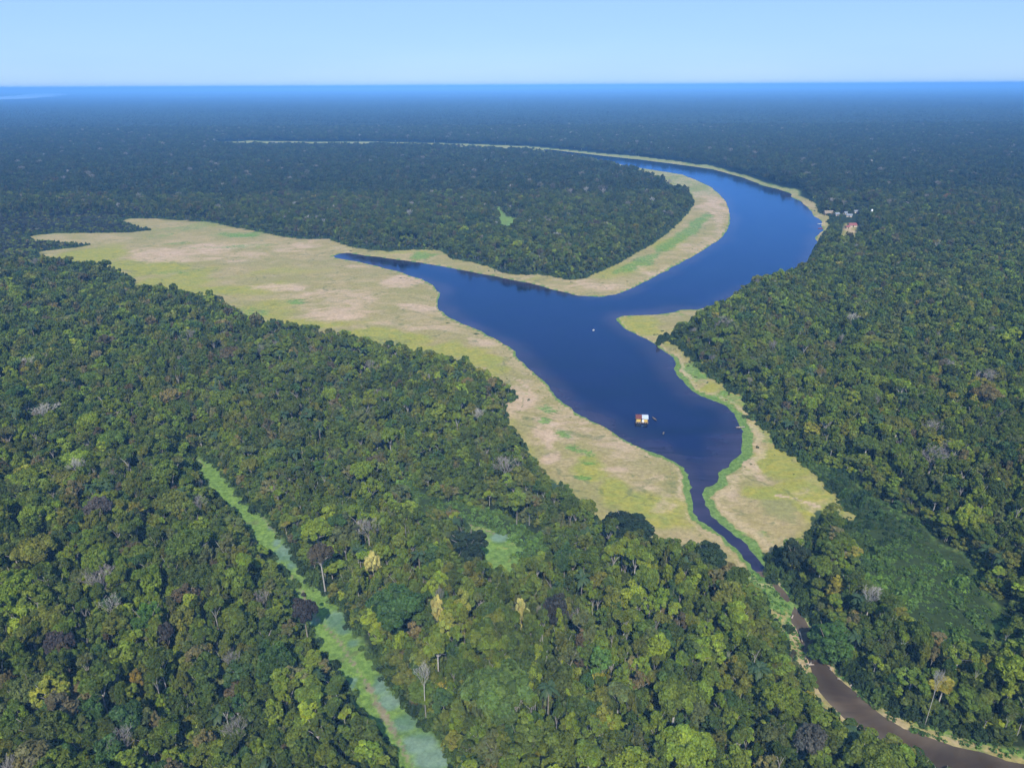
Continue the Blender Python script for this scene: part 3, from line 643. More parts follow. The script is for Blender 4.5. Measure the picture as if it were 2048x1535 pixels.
def palm_geo(seed, H):
    rs = np.random.default_rng(seed); Vs, Fs = [], []; nv = 0
    for i in range(15):
        a = 2 * math.pi * i / 15 + rs.uniform(-.15, .15); el = rs.uniform(-.1, .9); L = rs.uniform(2.6, 3.6)
        prev = None
        for j in range(6):
            t = j / 5; r_ = L * t * math.cos(el * (1 - t * .3)); z = H + L * (math.sin(el) * t - 0.55 * t * t)
            w = 0.55 * math.sin(math.pi * min(1, t * .9 + .08)) + .05
            c = np.array([math.cos(a) * r_, math.sin(a) * r_, z]); s = np.array([-math.sin(a), math.cos(a), -.25]) * w
            s2 = np.array([math.sin(a), -math.cos(a), -.25]) * w
            cur = np.stack([c + s, c, c + s2])
            if prev is not None:
                V = np.r_[prev, cur]; Vs.append(V); Fs.append(np.array([[0, 1, 4, 3], [1, 2, 5, 4]]) + nv); nv += 6
            prev = cur
    V = np.concatenate(Vs); return V, np.concatenate(Fs), np.ones((len(V), 3)) * rs.uniform(.8, 1.2, (len(V), 1))


def crown_mesh(name, geo):
    V, F, C = geo
    me = mesh_np(name, V, F, [M_LEAF]); color_attr(me, "lc", C); return me


def joined(name, geo, trunk, bark):
    """one mesh for the far mass: leaves plus trunk"""
    V, F, C = geo
    tv = np.array(trunk.v); tf = [f for f in trunk.f if len(f) == 4]
    F2 = np.array(tf) + len(V)
    me = mesh_np(name, np.r_[V, tv], np.r_[F, F2], [M_LEAF, bark], np.r_[np.zeros(len(F)), np.ones(len(F2))])
    color_attr(me, "lc", np.r_[C, np.ones((len(tv), 3))]); return me


H0, R0 = 18.0, 4.0
# near forms: (crown geometry, trunk geometry, bark)
SPECS = [  # R, z0, z1, lobes, leaves, size, form, lobe_r, trunk radius, bark
    (4.0, 9.0, 18.0, 26, 2600, 0.52, "dome", .34, .20, 0),
    (4.0, 8.0, 18.0, 32, 2600, 0.50, "tall", .30, .20, 1),
    (4.0, 11.5, 18.0, 22, 2200, 0.55, "umbrella", .36, .22, 1),
    (4.0, 10.0, 18.0, 14, 2300, 0.52, "dome", .46, .20, 0),
    (4.0, 7.0, 18.0, 40, 2800, 0.48, "tall", .26, .18, 0),
    (4.0, 10.5, 18.0, 18, 1300, 0.50, "dome", .36, .20, 1),     # loose crown
]
BIG = [
    (8.0, 11.0, 22.0, 60, 8200, 0.60, "dome", .22, .45, 0),
    (8.5, 14.0, 22.0, 48, 7600, 0.62, "umbrella", .24, .50, 1),
    (8.0, 12.0, 22.0, 34, 7600, 0.62, "dome", .30, .45, 0),
    (8.0, 13.0, 22.0, 40, 4200, 0.58, "umbrella", .25, .50, 1),  # loose crown
    (8.0, 2.0, 20.0, 84, 9500, 0.62, "tall", .22, .45, 0),      # leafy to the ground
]
BARKS = [M_BARK, M_PALE]
near_forms, big_forms = [], []
for i, (R, z0, z1, lb, lv, sz, fm, lr, tr, bk) in enumerate(SPECS + BIG):
    g = crown_geo(100 + i, R, z0, z1, lb, lv, sz, fm, core=(i not in (5, 9)), lobe_r=lr)
    t = trunk_geo(200 + i, tr, z0 + (z1 - z0) * .15, 5 if i < 6 else 8, R, z1 - 1.0)
    (near_forms if i < len(SPECS) else big_forms).append(
        dict(crown=crown_mesh("crown", g), trunk=t.mesh("trunk", BARKS[bk], True), geo=g, tg=t, bark=BARKS[bk], R=R, H=z1))
bare_forms = []
for i, (H, R, r, mt) in enumerate([(20, 5.0, .24, M_GREYWOOD), (22, 7.0, .30, M_GREYWOOD), (19, 4.0, .22, M_PALE)]):
    g = bare_geo(300 + i, H, R, r)
    bare_forms.append(dict(geo=g, mat=mt, R=R, H=H))
pg = palm_geo(5, 13.0)
pt_ = Geo().tube([(0, 0, -.5), (.1, 0, 6), (0, 0, 13.0)], [.22, .16, .13], 6)

# the collection of forms that the forest mass draws on (never linked to the scene)
FORMS = bpy.data.collections.new("forest_forms")
form_count = 0
def add_form(me):
    global form_count
    o = bpy.data.objects.new("form_%03d" % form_count, me); FORMS.objects.link(o); form_count += 1
    return form_count - 1
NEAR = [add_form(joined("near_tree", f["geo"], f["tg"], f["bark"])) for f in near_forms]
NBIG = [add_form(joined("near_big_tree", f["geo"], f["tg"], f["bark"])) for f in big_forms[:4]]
BAREI = [add_form(f["geo"].mesh("bare_tree", f["mat"])) for f in bare_forms]
PALMI = add_form(joined("palm", pg, pt_, M_BARK))
MID, MBIG = [], []
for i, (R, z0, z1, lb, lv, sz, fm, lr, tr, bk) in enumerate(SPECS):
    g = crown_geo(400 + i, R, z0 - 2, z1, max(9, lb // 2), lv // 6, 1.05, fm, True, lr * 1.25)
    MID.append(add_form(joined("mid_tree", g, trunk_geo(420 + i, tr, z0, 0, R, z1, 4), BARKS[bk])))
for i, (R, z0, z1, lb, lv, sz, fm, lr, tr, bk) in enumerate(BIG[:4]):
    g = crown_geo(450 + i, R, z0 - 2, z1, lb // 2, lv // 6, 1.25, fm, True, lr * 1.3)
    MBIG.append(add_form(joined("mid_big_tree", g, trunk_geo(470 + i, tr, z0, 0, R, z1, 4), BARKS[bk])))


def cluster(seed, n, rad, leaves, size):
    rs = np.random.default_rng(seed); Vs, Fs, Cs = [], [], []; nv = 0
    for i in range(n):
        a = 2.4 * i; r = rad * math.sqrt((i + .4) / n)
        R = rs.uniform(2.2, 4.0); z1 = rs.uniform(13.5, 20)
        V, F, C = crown_geo(seed * 50 + i, R, z1 - 7, z1, 8, leaves, size, rs.choice(["dome", "tall"]), False, .45)
        k = rs.uniform(.75, 1.3)
        V = V + np.array([r * math.cos(a) + rs.normal() * .6, r * math.sin(a) + rs.normal() * .6, 0])
        C = C * k * np.array([rs.uniform(.85, 1.25), 1, rs.uniform(.85, 1.15)])
        Vs.append(V); Fs.append(F + nv); Cs.append(C); nv += len(V)
    return np.concatenate(Vs), np.concatenate(Fs), np.concatenate(Cs)


UNDER = [add_form(crown_mesh("understory", crown_geo(640 + i, 2.8, 0.5, 8.0, 12, 620, .62, ["dome", "tall", "tall"][i], True, .4))) for i in range(3)]
UNDERF = [add_form(crown_mesh("understory_far", crown_geo(650 + i, 3.0, 0.5, 8.0, 6, 110, 1.2, "tall", True, .4))) for i in range(2)]
CLUS = []
for i in range(5):
    CLUS.append(add_form(crown_mesh("cluster", cluster(30 + i, 8, 8.0, 80, 1.35))))


def tile(seed, S=200.0, step=5.6):
    rs = np.random.default_rng(seed); n = int(S / step); V, F, C = [], [], []
    gx_, gy_ = np.meshgrid(np.arange(n), np.arange(n))
    cx = ((gx_ + rs.random(gx_.shape)) * step - S / 2).ravel(); cyy = ((gy_ + rs.random(gy_.shape)) * step - S / 2).ravel()
    m = len(cx); R = rs.uniform(2.4, 4.9, m); zt = rs.uniform(12, 19, m)
    big = rs.random(m) < .04; R[big] *= 1.7; zt[big] += 5
    ang = np.arange(6) * math.pi / 3
    ring = lambda rr, z: np.stack([cx[:, None] + rr[:, None] * np.cos(ang) * rs.uniform(.75, 1.2, (m, 6)),
                                   cyy[:, None] + rr[:, None] * np.sin(ang) * rs.uniform(.75, 1.2, (m, 6)),
                                   z[:, None] + rs.uniform(-.8, .8, (m, 6))], -1)
    r0, r1, r2 = ring(R, zt - 5.5), ring(R * .85, zt - 2.2), ring(R * .32, zt)
    V = np.concatenate([r0, r1, r2], 1).reshape(-1, 3)
    base = (np.arange(m) * 18)[:, None]; j = np.arange(6); k = (j + 1) % 6
    q = np.concatenate([np.stack([base + j, base + k, base + 6 + k, base + 6 + j], -1).reshape(-1, 4),
                        np.stack([base + 6 + j, base + 6 + k, base + 12 + k, base + 12 + j], -1).reshape(-1, 4),
                        np.concatenate([base + 12, base + 13, base + 14, base + 15], 1), np.concatenate([base + 15, base + 16, base + 17, base + 12], 1)])
    tone = rs.uniform(.6, 1.5, (m, 1)) * np.array([[1, 1, 1]]) * rs.uniform(.9, 1.12, (m, 3))
    pale = rs.random(m) < .05; tone[pale] *= np.array([2.2, 1.8, 2.4])
    me = mesh_np("tile", V, q, [M_LEAF]); color_attr(me, "lc", np.repeat(tone, 18, 0)); return me


TILES = [add_form(tile(60 + i)) for i in range(4)]
print("forms", form_count)

# ------------------------------------------------------------------ where the trees stand
def sd_clear(x, y):
    a = np.minimum.reduce([sdf(p, x, y) for p in [MEADOW, STRIP, CREEKCLEAR, POND, HOUSECLEAR] + HUTCLEARS])
    b = np.minimum.reduce([sdf(p, x, y) for p in (VINES, VINES2, SHRUB3, FARCLEAR)]) + (fbm(x, y, 22.0, 4) - .5) * 15.0 - 1.0
    return np.minimum(a, b)


PAL = np.array([(.044, .070, .018), (.056, .090, .020), (.078, .118, .022), (.088, .108, .026), (.106, .158, .024),
                (.140, .195, .026), (.115, .110, .068), (.074, .096, .048), (.036, .074, .030), (.145, .150, .032), (.070, .064, .052)])
# dark, mid, mid-light, olive, light, lime, grey-brown, grey-green, blue-green, straw, purple-grey
def tints(x, y, rs):
    n = len(x)
    a = fbm(x, y, 70.0, 3); b = fbm(x + 900, y - 300, 45.0, 3)
    sunny = np.clip((b - .42) * 4, 0, 1) * (1 - sstep(350, 600, y)) 
    w = np.stack([.20 + .4 * np.clip(.5 - a, 0, 1), .30 + 0 * a, .24 + .15 * sunny, .14 + .10 * np.clip(a - .4, 0, 1), .09 + .26 * sunny,
                  .012 + .05 * sunny, .018 + .02 * (x < -40), .06 + .03 * (x < -40), .07 + 0 * a, .008 + .012 * sunny, .010 + .012 * (x < -40)], 1)
    w /= w.sum(1, keepdims=True)
    k = (w.cumsum(1) > rs.random((n, 1))).argmax(1)
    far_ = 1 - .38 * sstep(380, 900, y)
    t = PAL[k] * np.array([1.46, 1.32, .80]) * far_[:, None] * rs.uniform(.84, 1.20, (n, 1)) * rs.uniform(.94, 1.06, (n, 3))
    return t, k


def in_view(x, y, extra=40.0, tan=0.80):
    return (y > 70) & (np.abs(x) < tan * y + extra)


TREES = []      # dicts of arrays: x, y, R, H, kind ('n','b'), tint
rs = np.random.default_rng(21)
def jgrid(x0, x1, y0, y1, step, rs, jit=.9):
    ax, ay = np.arange(x0, x1, step), np.arange(y0, y1, step * .9)
    gx_, gy_ = np.meshgrid(ax, ay); gx_ = gx_ + (np.arange(len(ay)) % 2)[:, None] * step / 2
    return (gx_ + (rs.random(gx_.shape) - .5) * step * jit).ravel(), (gy_ + (rs.random(gy_.shape) - .5) * step * jit).ravel()


LIM = 1000.0
ex, ey = jgrid(-860, 860, 75, LIM, 21.0, rs, 1.0)
m = in_view(ex, ey) & (rs.random(len(ex)) < .72); ex, ey = ex[m], ey[m]
eR = 3.8 + 3.6 * rs.random(len(ex)) ** 1.6; sd = sd_clear(ex, ey); m = sd > eR * 1.0; ex, ey, eR, esd = ex[m], ey[m], eR[m], sd[m]
low_e = sdf(LOWVEG, ex, ey) < 0; m = ~low_e; ex, ey, eR, esd = ex[m], ey[m], eR[m], esd[m]

# individual trees that stand out: x, y, z of the crown centre, radius, form, colour, name, label
SPECIAL = [
    (89.8, 153.2, 11.0, 6.28, 'big4', (0.062, 0.125, 0.022), 'round_tree', 'big round bright green tree overhanging the brown creek', 'trees that stand out in the canopy'),
    (39.7, 197.3, 13.0, 10.42, 'big0', (0.022, 0.04, 0.016), 'domed_tree', 'broad dark green domed tree at the near edge of the yellow meadow', 'trees that stand out in the canopy'),
    (-14.9, 191.1, 13.0, 7.21, 'big2', (0.024, 0.042, 0.017), 'domed_tree', 'dark rounded tree hiding one end of the small pond clearing', 'trees that stand out in the canopy'),
    (-43.7, 178.5, 17.0, 2.78, 'big2', (0.5, 0.46, 0.15), 'blossoming_tree', 'pale yellow blossoming tree nearest to the green corridor', 'trees that stand out in the canopy'),
    (-21.7, 157.7, 17.0, 2.11, 'big2', (0.47, 0.43, 0.14), 'blossoming_tree', 'pale yellow blossoming tree, middle one of three', 'trees that stand out in the canopy'),
    (2.2, 155.9, 17.0, 2.51, 'big2', (0.46, 0.43, 0.14), 'blossoming_tree', 'pale yellow blossoming tree farthest from the green corridor', 'trees that stand out in the canopy'),
    (-18.1, 148.9, 18.0, 2.7, 'near0', (0.28, 0.3, 0.05), 'lime_tree', 'lime yellow tree just below the middle blossoming tree', 'trees that stand out in the canopy'),
    (-14.0, 156.9, 19.0, 2.24, 'near3', (0.26, 0.28, 0.05), 'lime_tree', 'small lime yellow tree beside the middle blossoming tree', 'trees that stand out in the canopy'),
    (-47.3, 172.0, 16.0, 2.56, 'near1', (0.17, 0.22, 0.03), 'lime_tree', 'lime green tree below the blossoming tree beside the corridor', 'trees that stand out in the canopy'),
    (-36.1, 187.0, 17.0, 2.4, 'near0', (0.17, 0.21, 0.03), 'lime_tree', 'lime green tree above the blossoming tree beside the corridor', 'trees that stand out in the canopy'),
    (1.4, 215.8, 15.0, 3.41, 'near3', (0.15, 0.21, 0.03), 'lime_tree', 'lime green tree in dark canopy above the pond clearing', 'trees that stand out in the canopy'),
    (31.9, 182.5, 16.0, 2.99, 'near1', (0.13, 0.2, 0.03), 'lime_tree', 'lime green tree just below the broad dark domed tree', 'trees that stand out in the canopy'),
    (22.2, 135.3, 18.0, 3.15, 'near0', (0.1, 0.19, 0.035), 'round_tree', 'bright green oval tree alone among dull crowns left of the creek', 'trees that stand out in the canopy'),
    (11.9, 133.1, 17.0, 1.75, 'near4', (0.22, 0.27, 0.02), 'lime_tree', 'small vivid lime tree among dull crowns below the blossoming trees', 'trees that stand out in the canopy'),
    (-3.2, 123.6, 18.0, 9.22, 'big1', (0.085, 0.135, 0.025), 'spreading_tree', 'very wide light green spreading tree at the bottom centre', 'trees that stand out in the canopy'),
    (-32.2, 155.3, 17.0, 8.08, 'big1', (0.052, 0.105, 0.024), 'spreading_tree', 'wide fresh green spreading tree right of the corridor pools', 'trees that stand out in the canopy'),
    (-101.4, 153.4, 17.0, 4.69, 'big2', (0.075, 0.155, 0.022), 'spreading_tree', 'bright green spreading tree among dark crowns left of the corridor', 'trees that stand out in the canopy'),
    (-61.8, 137.9, 16.0, 5.13, 'big0', (0.055, 0.105, 0.022), 'domed_tree', 'green domed tree close to the left rim of the corridor', 'trees that stand out in the canopy'),
    (-94.1, 132.2, 15.0, 1.75, 'near0', (0.26, 0.19, 0.03), 'blossoming_tree', 'small orange-yellow tree far left of the corridor', 'trees that stand out in the canopy'),
    (-187.2, 234.1, 15.0, 3.83, 'near3', (0.25, 0.26, 0.03), 'lime_tree', 'yellow-green tree near the left border of the picture', 'trees that stand out in the canopy'),
    (-120.3, 143.6, 16.0, 3.69, 'big3', (0.075, 0.063, 0.06), 'loose_tree', 'purple-grey loose-crowned tree near the lower left border', 'trees that stand out in the canopy'),
    (-143.5, 206.3, 17.0, 4.84, 'big3', (0.095, 0.085, 0.08), 'loose_tree', "pale purple-grey loose tree left of the corridor's upper end", 'trees that stand out in the canopy'),
    (-59.9, 158.9, 15.0, 3.7, 'big0', (0.05, 0.044, 0.04), 'domed_tree', 'dark brown-grey domed tree at the left rim of the corridor', 'trees that stand out in the canopy'),
    (-93.7, 147.5, 16.0, 2.55, 'near0', (0.06, 0.053, 0.045), 'domed_tree', 'small dark brown-grey round tree below the bright green spreading tree', 'trees that stand out in the canopy'),
    (11.8, 157.0, 17.0, 3.93, 'big0', (0.045, 0.045, 0.036), 'domed_tree', 'dark grey domed tree right beside the farthest blossoming tree', 'trees that stand out in the canopy'),
    (-59.8, 179.4, 17.0, 4.03, 'big3', (0.085, 0.072, 0.045), 'loose_tree', 'brown-grey tree at the right rim of the corridor', 'trees that stand out in the canopy'),
    (-63.5, 116.3, 16.0, 3.87, 'bare1', (0.1, 0.1, 0.1), 'leafless_tree', 'large leafless pale grey tree at the lower left of the corridor', 'trees that stand out in the canopy'),
    (-71.5, 136.7, 16.0, 2.8, 'bare0', (0.1, 0.1, 0.1), 'leafless_tree', 'round leafless brownish tree left of the green domed tree', 'trees that stand out in the canopy'),
    (165.1, 241.3, 17.0, 8.22, 'bare1', (0.1, 0.1, 0.1), 'leafless_tree', 'largest leafless pale tree in the forest right of the lake', 'trees that stand out in the canopy'),
    (176.7, 264.3, 17.0, 5.91, 'bare0', (0.1, 0.1, 0.1), 'leafless_tree', 'smaller leafless tree just behind the largest one right of the lake', 'trees that stand out in the canopy'),
    (-2.5, 236.9, 16.0, 7.34, 'bare1', (0.1, 0.1, 0.1), 'leafless_tree', 'leafless pale flat-topped tree left of the bare sandy meadow edge', 'trees that stand out in the canopy'),
    (237.5, 321.3, 17.0, 6.46, 'bare0', (0.1, 0.1, 0.1), 'leafless_tree', 'leafless reddish-grey tree near the right border', 'trees that stand out in the canopy'),
    (-259.3, 348.9, 16.0, 5.34, 'bare2', (0.1, 0.1, 0.1), 'leafless_tree', 'white leafless tree at the left border, left one of two', 'trees that stand out in the canopy'),
    (-248.5, 353.2, 16.0, 4.85, 'bare2', (0.1, 0.1, 0.1), 'leafless_tree', 'white leafless tree at the left border, right one of two', 'trees that stand out in the canopy'),
    (-47.6, 193.2, 18.0, 5.57, 'bare1', (0.1, 0.1, 0.1), 'leafless_tree', 'grey branching leafless tree above the blossoming trees', 'trees that stand out in the canopy'),
    (0.6, 125.1, 14.0, 1.92, 'bare2', (0.1, 0.1, 0.1), 'leafless_tree', 'white-trunked bare tree below the very wide light green tree', 'trees that stand out in the canopy'),
    (-22.5, 131.7, 17.0, 2.1, 'bare2', (0.1, 0.1, 0.1), 'leafless_tree', "white forked leafless tree right of the corridor's lily pools", 'trees that stand out in the canopy'),
    (104.2, 129.2, 17.0, 1.47, 'bare2', (0.1, 0.1, 0.1), 'leafless_tree', 'slim white leafless trunk right of the muddy creek', 'trees that stand out in the canopy'),
    (102.9, 160.7, 16.0, 3.15, 'bare2', (0.1, 0.1, 0.1), 'leafless_tree', 'leafless forked tree just behind the big round creekside tree', 'trees that stand out in the canopy'),
    (130.9, 410.2, 17.0, 8.59, 'bare0', (0.1, 0.1, 0.1), 'leafless_tree', 'leafless grey tree near the tip of the right lakeside forest', 'trees that stand out in the canopy'),
    (66.6, 112.5, 16.0, 3.79, 'big3', (0.085, 0.085, 0.07), 'loose_tree', 'grey-green loose tree on the left side of the lower creek', 'trees that stand out in the canopy'),
    (62.4, 183.7, 13.0, 6.36, 'big0', (0.03, 0.055, 0.018), 'domed_tree', "dark green tree in the narrow point beside the lake's outlet", 'trees that stand out in the canopy'),
    (91.3, 187.5, 12.0, 4.85, 'big2', (0.034, 0.052, 0.022), 'domed_tree', 'dark tree at the lower corner of the right yellow meadow', 'trees that stand out in the canopy'),
    (559.5, 918.7, 17.0, 7.69, 'big0', (0.16, 0.1, 0.03), 'blossoming_tree', 'orange-brown tree in the far forest right of the lake', 'trees that stand out in the canopy')]
sx = np.array([s[0] for s in SPECIAL]); sy = np.array([s[1] for s in SPECIAL]); sR = np.array([s[3] for s in SPECIAL])
d = np.hypot(ex[:, None] - sx, ey[:, None] - sy); m = (d > .8 * (eR[:, None] + sR)).all(1)
ex, ey, eR, esd = ex[m], ey[m], eR[m], esd[m]

tx, ty = jgrid(-860, 860, 75, LIM, 3.75, rs)
m = in_view(tx, ty); tx, ty = tx[m], ty[m]
tR = np.clip(rs.gamma(7, .335, len(tx)), 1.3, 4.4)
tsd = sd_clear(tx, ty); m = tsd > tR * .8; tx, ty, tR, tsd = tx[m], ty[m], tR[m], tsd[m]
kd = kdtree.KDTree(len(ex) + len(sx))
for i in range(len(ex)): kd.insert((ex[i], ey[i], 0), i)
for i in range(len(sx)): kd.insert((sx[i], sy[i], 0), len(ex) + i)
kd.balance()
allR = np.r_[eR, sR]; barej = np.r_[np.zeros(len(ex), bool), np.array([q[4].startswith('bare') for q in SPECIAL])]
keep = np.ones(len(tx), bool)
for i in range(len(tx)):
    for (co, j, dist) in kd.find_range((tx[i], ty[i], 0), 9.0):
        if dist < allR[j] * (.62 if not barej[j] else .3): keep[i] = False; break
tx, ty, tR, tsd = tx[keep], ty[keep], tR[keep], tsd[keep]

edge_f = lambda sd: .50 + .50 * sstep(2, 16, sd)
tH = (14.0 + 5.0 * fbm(tx, ty, 60.0, 3) + rs.normal(size=len(tx)) * 1.6 + (tR - 2.3) * 1.5) * edge_f(tsd)
lowd = sdf(LOWVEG, tx, ty); low = sstep(4, -6, lowd); tH = tH * (1 - .68 * low); 
eH = (17.5 + 4.0 * fbm(ex, ey, 60.0, 3) + rs.normal(size=len(ex)) * 1.2) * (.75 + .25 * sstep(4, 18, esd))
t_t, t_k = tints(tx, ty, rs); e_t, e_k = tints(ex, ey, rs)
t_t[low > .5] = np.array([.040, .042, .032]) * rs.uniform(.7, 1.3, ((low > .5).sum(), 1))
t_f = rs.integers(0, len(SPECS), len(tx)); e_f = rs.integers(0, 4, len(ex))
t_f[np.isin(t_k, (6, 10)) & (rs.random(len(tx)) < .6)] = 5
e_f[np.isin(e_k, (6, 10))] = 3
t_b = rs.random(len(tx)) < .008; e_b = rs.random(len(ex)) < .03     # leafless ones
t_p = (rs.random(len(tx)) < .012) & ~t_b & (ty < 420)
FS = 1400.0 / 2048 * 1024
cp, sp_ = math.cos(PITCH), math.sin(PITCH)
def project(x, y, z):
    dz = z - CAM_Z; depth = y * cp - dz * sp_; v = y * sp_ + dz * cp
    return 512 + FS * x / depth, 383.5 - FS * v / depth, depth
# rank by size in the picture; the largest become single trees
def size_px(x, y, H, R):
    u, v, dep = project(x, y, H - 3)
    s = R * FS / dep
    s[(u < 4) | (u > 1020) | (v < 0) | (v > 763)] = 0
    return s
px_e = size_px(ex, ey, eH, eR); px_t = size_px(tx, ty, tH, tR)
N_SINGLE = 300 - len(SPECIAL)
score = np.r_[px_e * 1.0, px_t * 1.0]
order = np.argsort(-score)[:N_SINGLE]
single_e = order[order < len(ex)]; single_t = order[order >= len(ex)] - len(ex)
print("big", len(ex), "trees", len(tx), "singles", len(single_e), len(single_t))

pts = []   # x, y, z, rot, sx, sz, form, tint
def put(x, y, rot, sx_, sz_, form, tint, z=0.0): pts.append((x, y, z, rot, sx_, sz_, form, *tint))
se, st = set(single_e.tolist()), set(single_t.tolist())
erot, trot = rs.random(len(ex)) * 6.283, rs.random(len(tx)) * 6.283
for i in range(len(ex)):
    if i in se: continue
    r = math.hypot(ex[i], ey[i])
    if e_b[i]:
        f = bare_forms[i % 3]; put(ex[i], ey[i], erot[i], eR[i] / f["R"] * .85, eH[i] * 1.02 / f["H"], BAREI[i % 3], e_t[i])
    else:
        put(ex[i], ey[i], erot[i], eR[i] / 8.0, eH[i] / 22.0, (NBIG if r < 430 else MBIG)[e_f[i]], e_t[i])
for i in range(len(tx)):
    if i in st: continue
    r = math.hypot(tx[i], ty[i])
    if t_b[i]:
        f = bare_forms[i % 3]; put(tx[i], ty[i], trot[i], tR[i] / f["R"], tH[i] * 1.08 / f["H"], BAREI[i % 3], t_t[i])
    elif t_p[i]:
        put(tx[i], ty[i], trot[i], 1.0, tH[i] * .98 / 13.0, PALMI, (.05, .085, .03))
    else:
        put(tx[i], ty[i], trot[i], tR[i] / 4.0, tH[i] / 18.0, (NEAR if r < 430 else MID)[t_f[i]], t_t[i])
# lower storey that closes the gaps between the crowns
for (y1, step, fm, rmin, rmax) in ((470, 3.6, UNDER, 0, 430), (LIM, 5.5, UNDERF, 430, 2000)):
    lx, ly = jgrid(-860, 860, 75, y1, step, rs, 1.0)
    lr = np.hypot(lx, ly); m = in_view(lx, ly) & (lr >= rmin) & (lr < rmax); lx, ly = lx[m], ly[m]
    lsd = sd_clear(lx, ly); m = lsd > 1.6; lx, ly, lsd = lx[m], ly[m], lsd[m]
    l_t, _ = tints(lx, ly, rs); ll = sstep(4, -6, sdf(LOWVEG, lx, ly))
    for i in range(len(lx)):
        put(lx[i], ly[i], rs.random() * 6.283, rs.uniform(.75, 1.2), rs.uniform(1.0, 1.75) * (.45 + .55 * sstep(1, 9, lsd[i])) * (1 - .5 * ll[i]), fm[i % len(fm)], l_t[i])
# farther canopy in clumps of crowns
fx, fy = jgrid(-2250, 2250, LIM - 6, 2700, 12.5, rs)
m = in_view(fx, fy); fx, fy = fx[m], fy[m]
fsd = sd_clear(fx, fy); m = fsd > 4.5; fx, fy, fsd = fx[m], fy[m], fsd[m]
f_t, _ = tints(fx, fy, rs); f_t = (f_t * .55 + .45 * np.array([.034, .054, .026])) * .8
fl = sstep(4, -6, sdf(LOWVEG, fx, fy))
for i in range(len(fx)):
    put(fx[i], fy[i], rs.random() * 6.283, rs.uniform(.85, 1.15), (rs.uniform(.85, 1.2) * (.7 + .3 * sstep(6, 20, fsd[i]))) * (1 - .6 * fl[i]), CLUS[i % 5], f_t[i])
# scattered pale emergents in the far canopy
gx2, gy2 = jgrid(-2250, 2250, LIM, 2700, 52.0, rs, 1.0)
m = in_view(gx2, gy2) & (rs.random(len(gx2)) < .55); gx2, gy2 = gx2[m], gy2[m]
m = sd_clear(gx2, gy2) > 8; gx2, gy2 = gx2[m], gy2[m]
for i in range(len(gx2)):
    g_ = rs.uniform(.6, 1.3)
    if rs.random() < .35: put(gx2[i], gy2[i], rs.random() * 6.28, 1.0, rs.uniform(1.0, 1.25), BAREI[i % 3], (.1, .1, .1))
    else: put(gx2[i], gy2[i], rs.random() * 6.28, rs.uniform(.6, 1.0), rs.uniform(.95, 1.15), MBIG[i % 4], np.array([.085, .085, .065]) * g_ if rs.random() < .5 else np.array([.045, .065, .028]) * g_)
# forest out to the horizon in wide tiles
def tiles(y0, y1, S, sc, zs):
    ax = np.arange(-60000, 60000, S); ay = np.arange(y0, y1, S)
    X_, Y_ = np.meshgrid(ax, ay); X_, Y_ = X_.ravel() + S / 2, Y_.ravel() + S / 2
    m = (np.abs(X_) < .82 * Y_ + S * 1.5); X_, Y_ = X_[m], Y_[m]
    m = sdf(RIV, X_, Y_, 3000.0) > S * .45; X_, Y_ = X_[m], Y_[m]
    n = fbm(X_, Y_, S * 4, 3)
    for i in range(len(X_)):
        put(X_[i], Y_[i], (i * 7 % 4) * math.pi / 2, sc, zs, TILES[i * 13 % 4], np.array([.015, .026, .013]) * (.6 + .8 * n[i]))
tiles(2690, 9890, 200, 1.0, 1.0)
tiles(9890, 60000, 800, 4.0, 1.1)
print("mass points", len(pts))
A_ = np.array(pts, np.float64)


def scatter_object(name, A, coll, label, kind="stuff"):
    me = bpy.data.meshes.new(name)
    me.vertices.add(len(A)); me.vertices.foreach_set("co", A[:, :3].astype(np.float32).ravel())
    def attr(nm, ty, key, v):
        a = me.attributes.new(nm, ty, 'POINT'); a.data.foreach_set(key, np.ascontiguousarray(v).ravel())
    attr("rot", 'FLOAT_VECTOR', "vector", np.c_[np.zeros(len(A)), np.zeros(len(A)), A[:, 3]].astype(np.float32))
    attr("scl", 'FLOAT_VECTOR', "vector", np.c_[A[:, 4], A[:, 4], A[:, 5]].astype(np.float32))
    attr("form", 'INT', "value", A[:, 6].astype(np.int32))
    attr("tint", 'FLOAT_VECTOR', "vector", A[:, 7:10].astype(np.float32))
    o = link(bpy.data.objects.new(name, me)); tag(o, label, None, None, kind)
    ng = bpy.data.node_groups.new(name, 'GeometryNodeTree')
    ng.interface.new_socket("Geometry", in_out='INPUT', socket_type='NodeSocketGeometry')
    ng.interface.new_socket("Geometry", in_out='OUTPUT', socket_type='NodeSocketGeometry')
    gi, go = ng.nodes.new("NodeGroupInput"), ng.nodes.new("NodeGroupOutput")
    ip = ng.nodes.new("GeometryNodeInstanceOnPoints")
    ci = ng.nodes.new("GeometryNodeCollectionInfo")
    ci.inputs["Collection"].default_value = coll
    ci.inputs["Separate Children"].default_value = True; ci.inputs["Reset Children"].default_value = True
    ip.inputs["Pick Instance"].default_value = True
    def na(nm, ty):
        n = ng.nodes.new("GeometryNodeInputNamedAttribute"); n.data_type = ty; n.inputs["Name"].default_value = nm
        return n.outputs[0]
    ng.links.new(gi.outputs[0], ip.inputs["Points"]); ng.links.new(ci.outputs[0], ip.inputs["Instance"])
    ng.links.new(na("form", 'INT'), ip.inputs["Instance Index"])
    ng.links.new(na("rot", 'FLOAT_VECTOR'), ip.inputs["Rotation"])
    ng.links.new(na("scl", 'FLOAT_VECTOR'), ip.inputs["Scale"])
    ng.links.new(ip.outputs[0], go.inputs[0])
    md = o.modifiers.new("scatter", 'NODES'); md.node_group = ng
    return o


scatter_object("forest", A_, FORMS, "unbroken rainforest canopy reaching to the horizon")

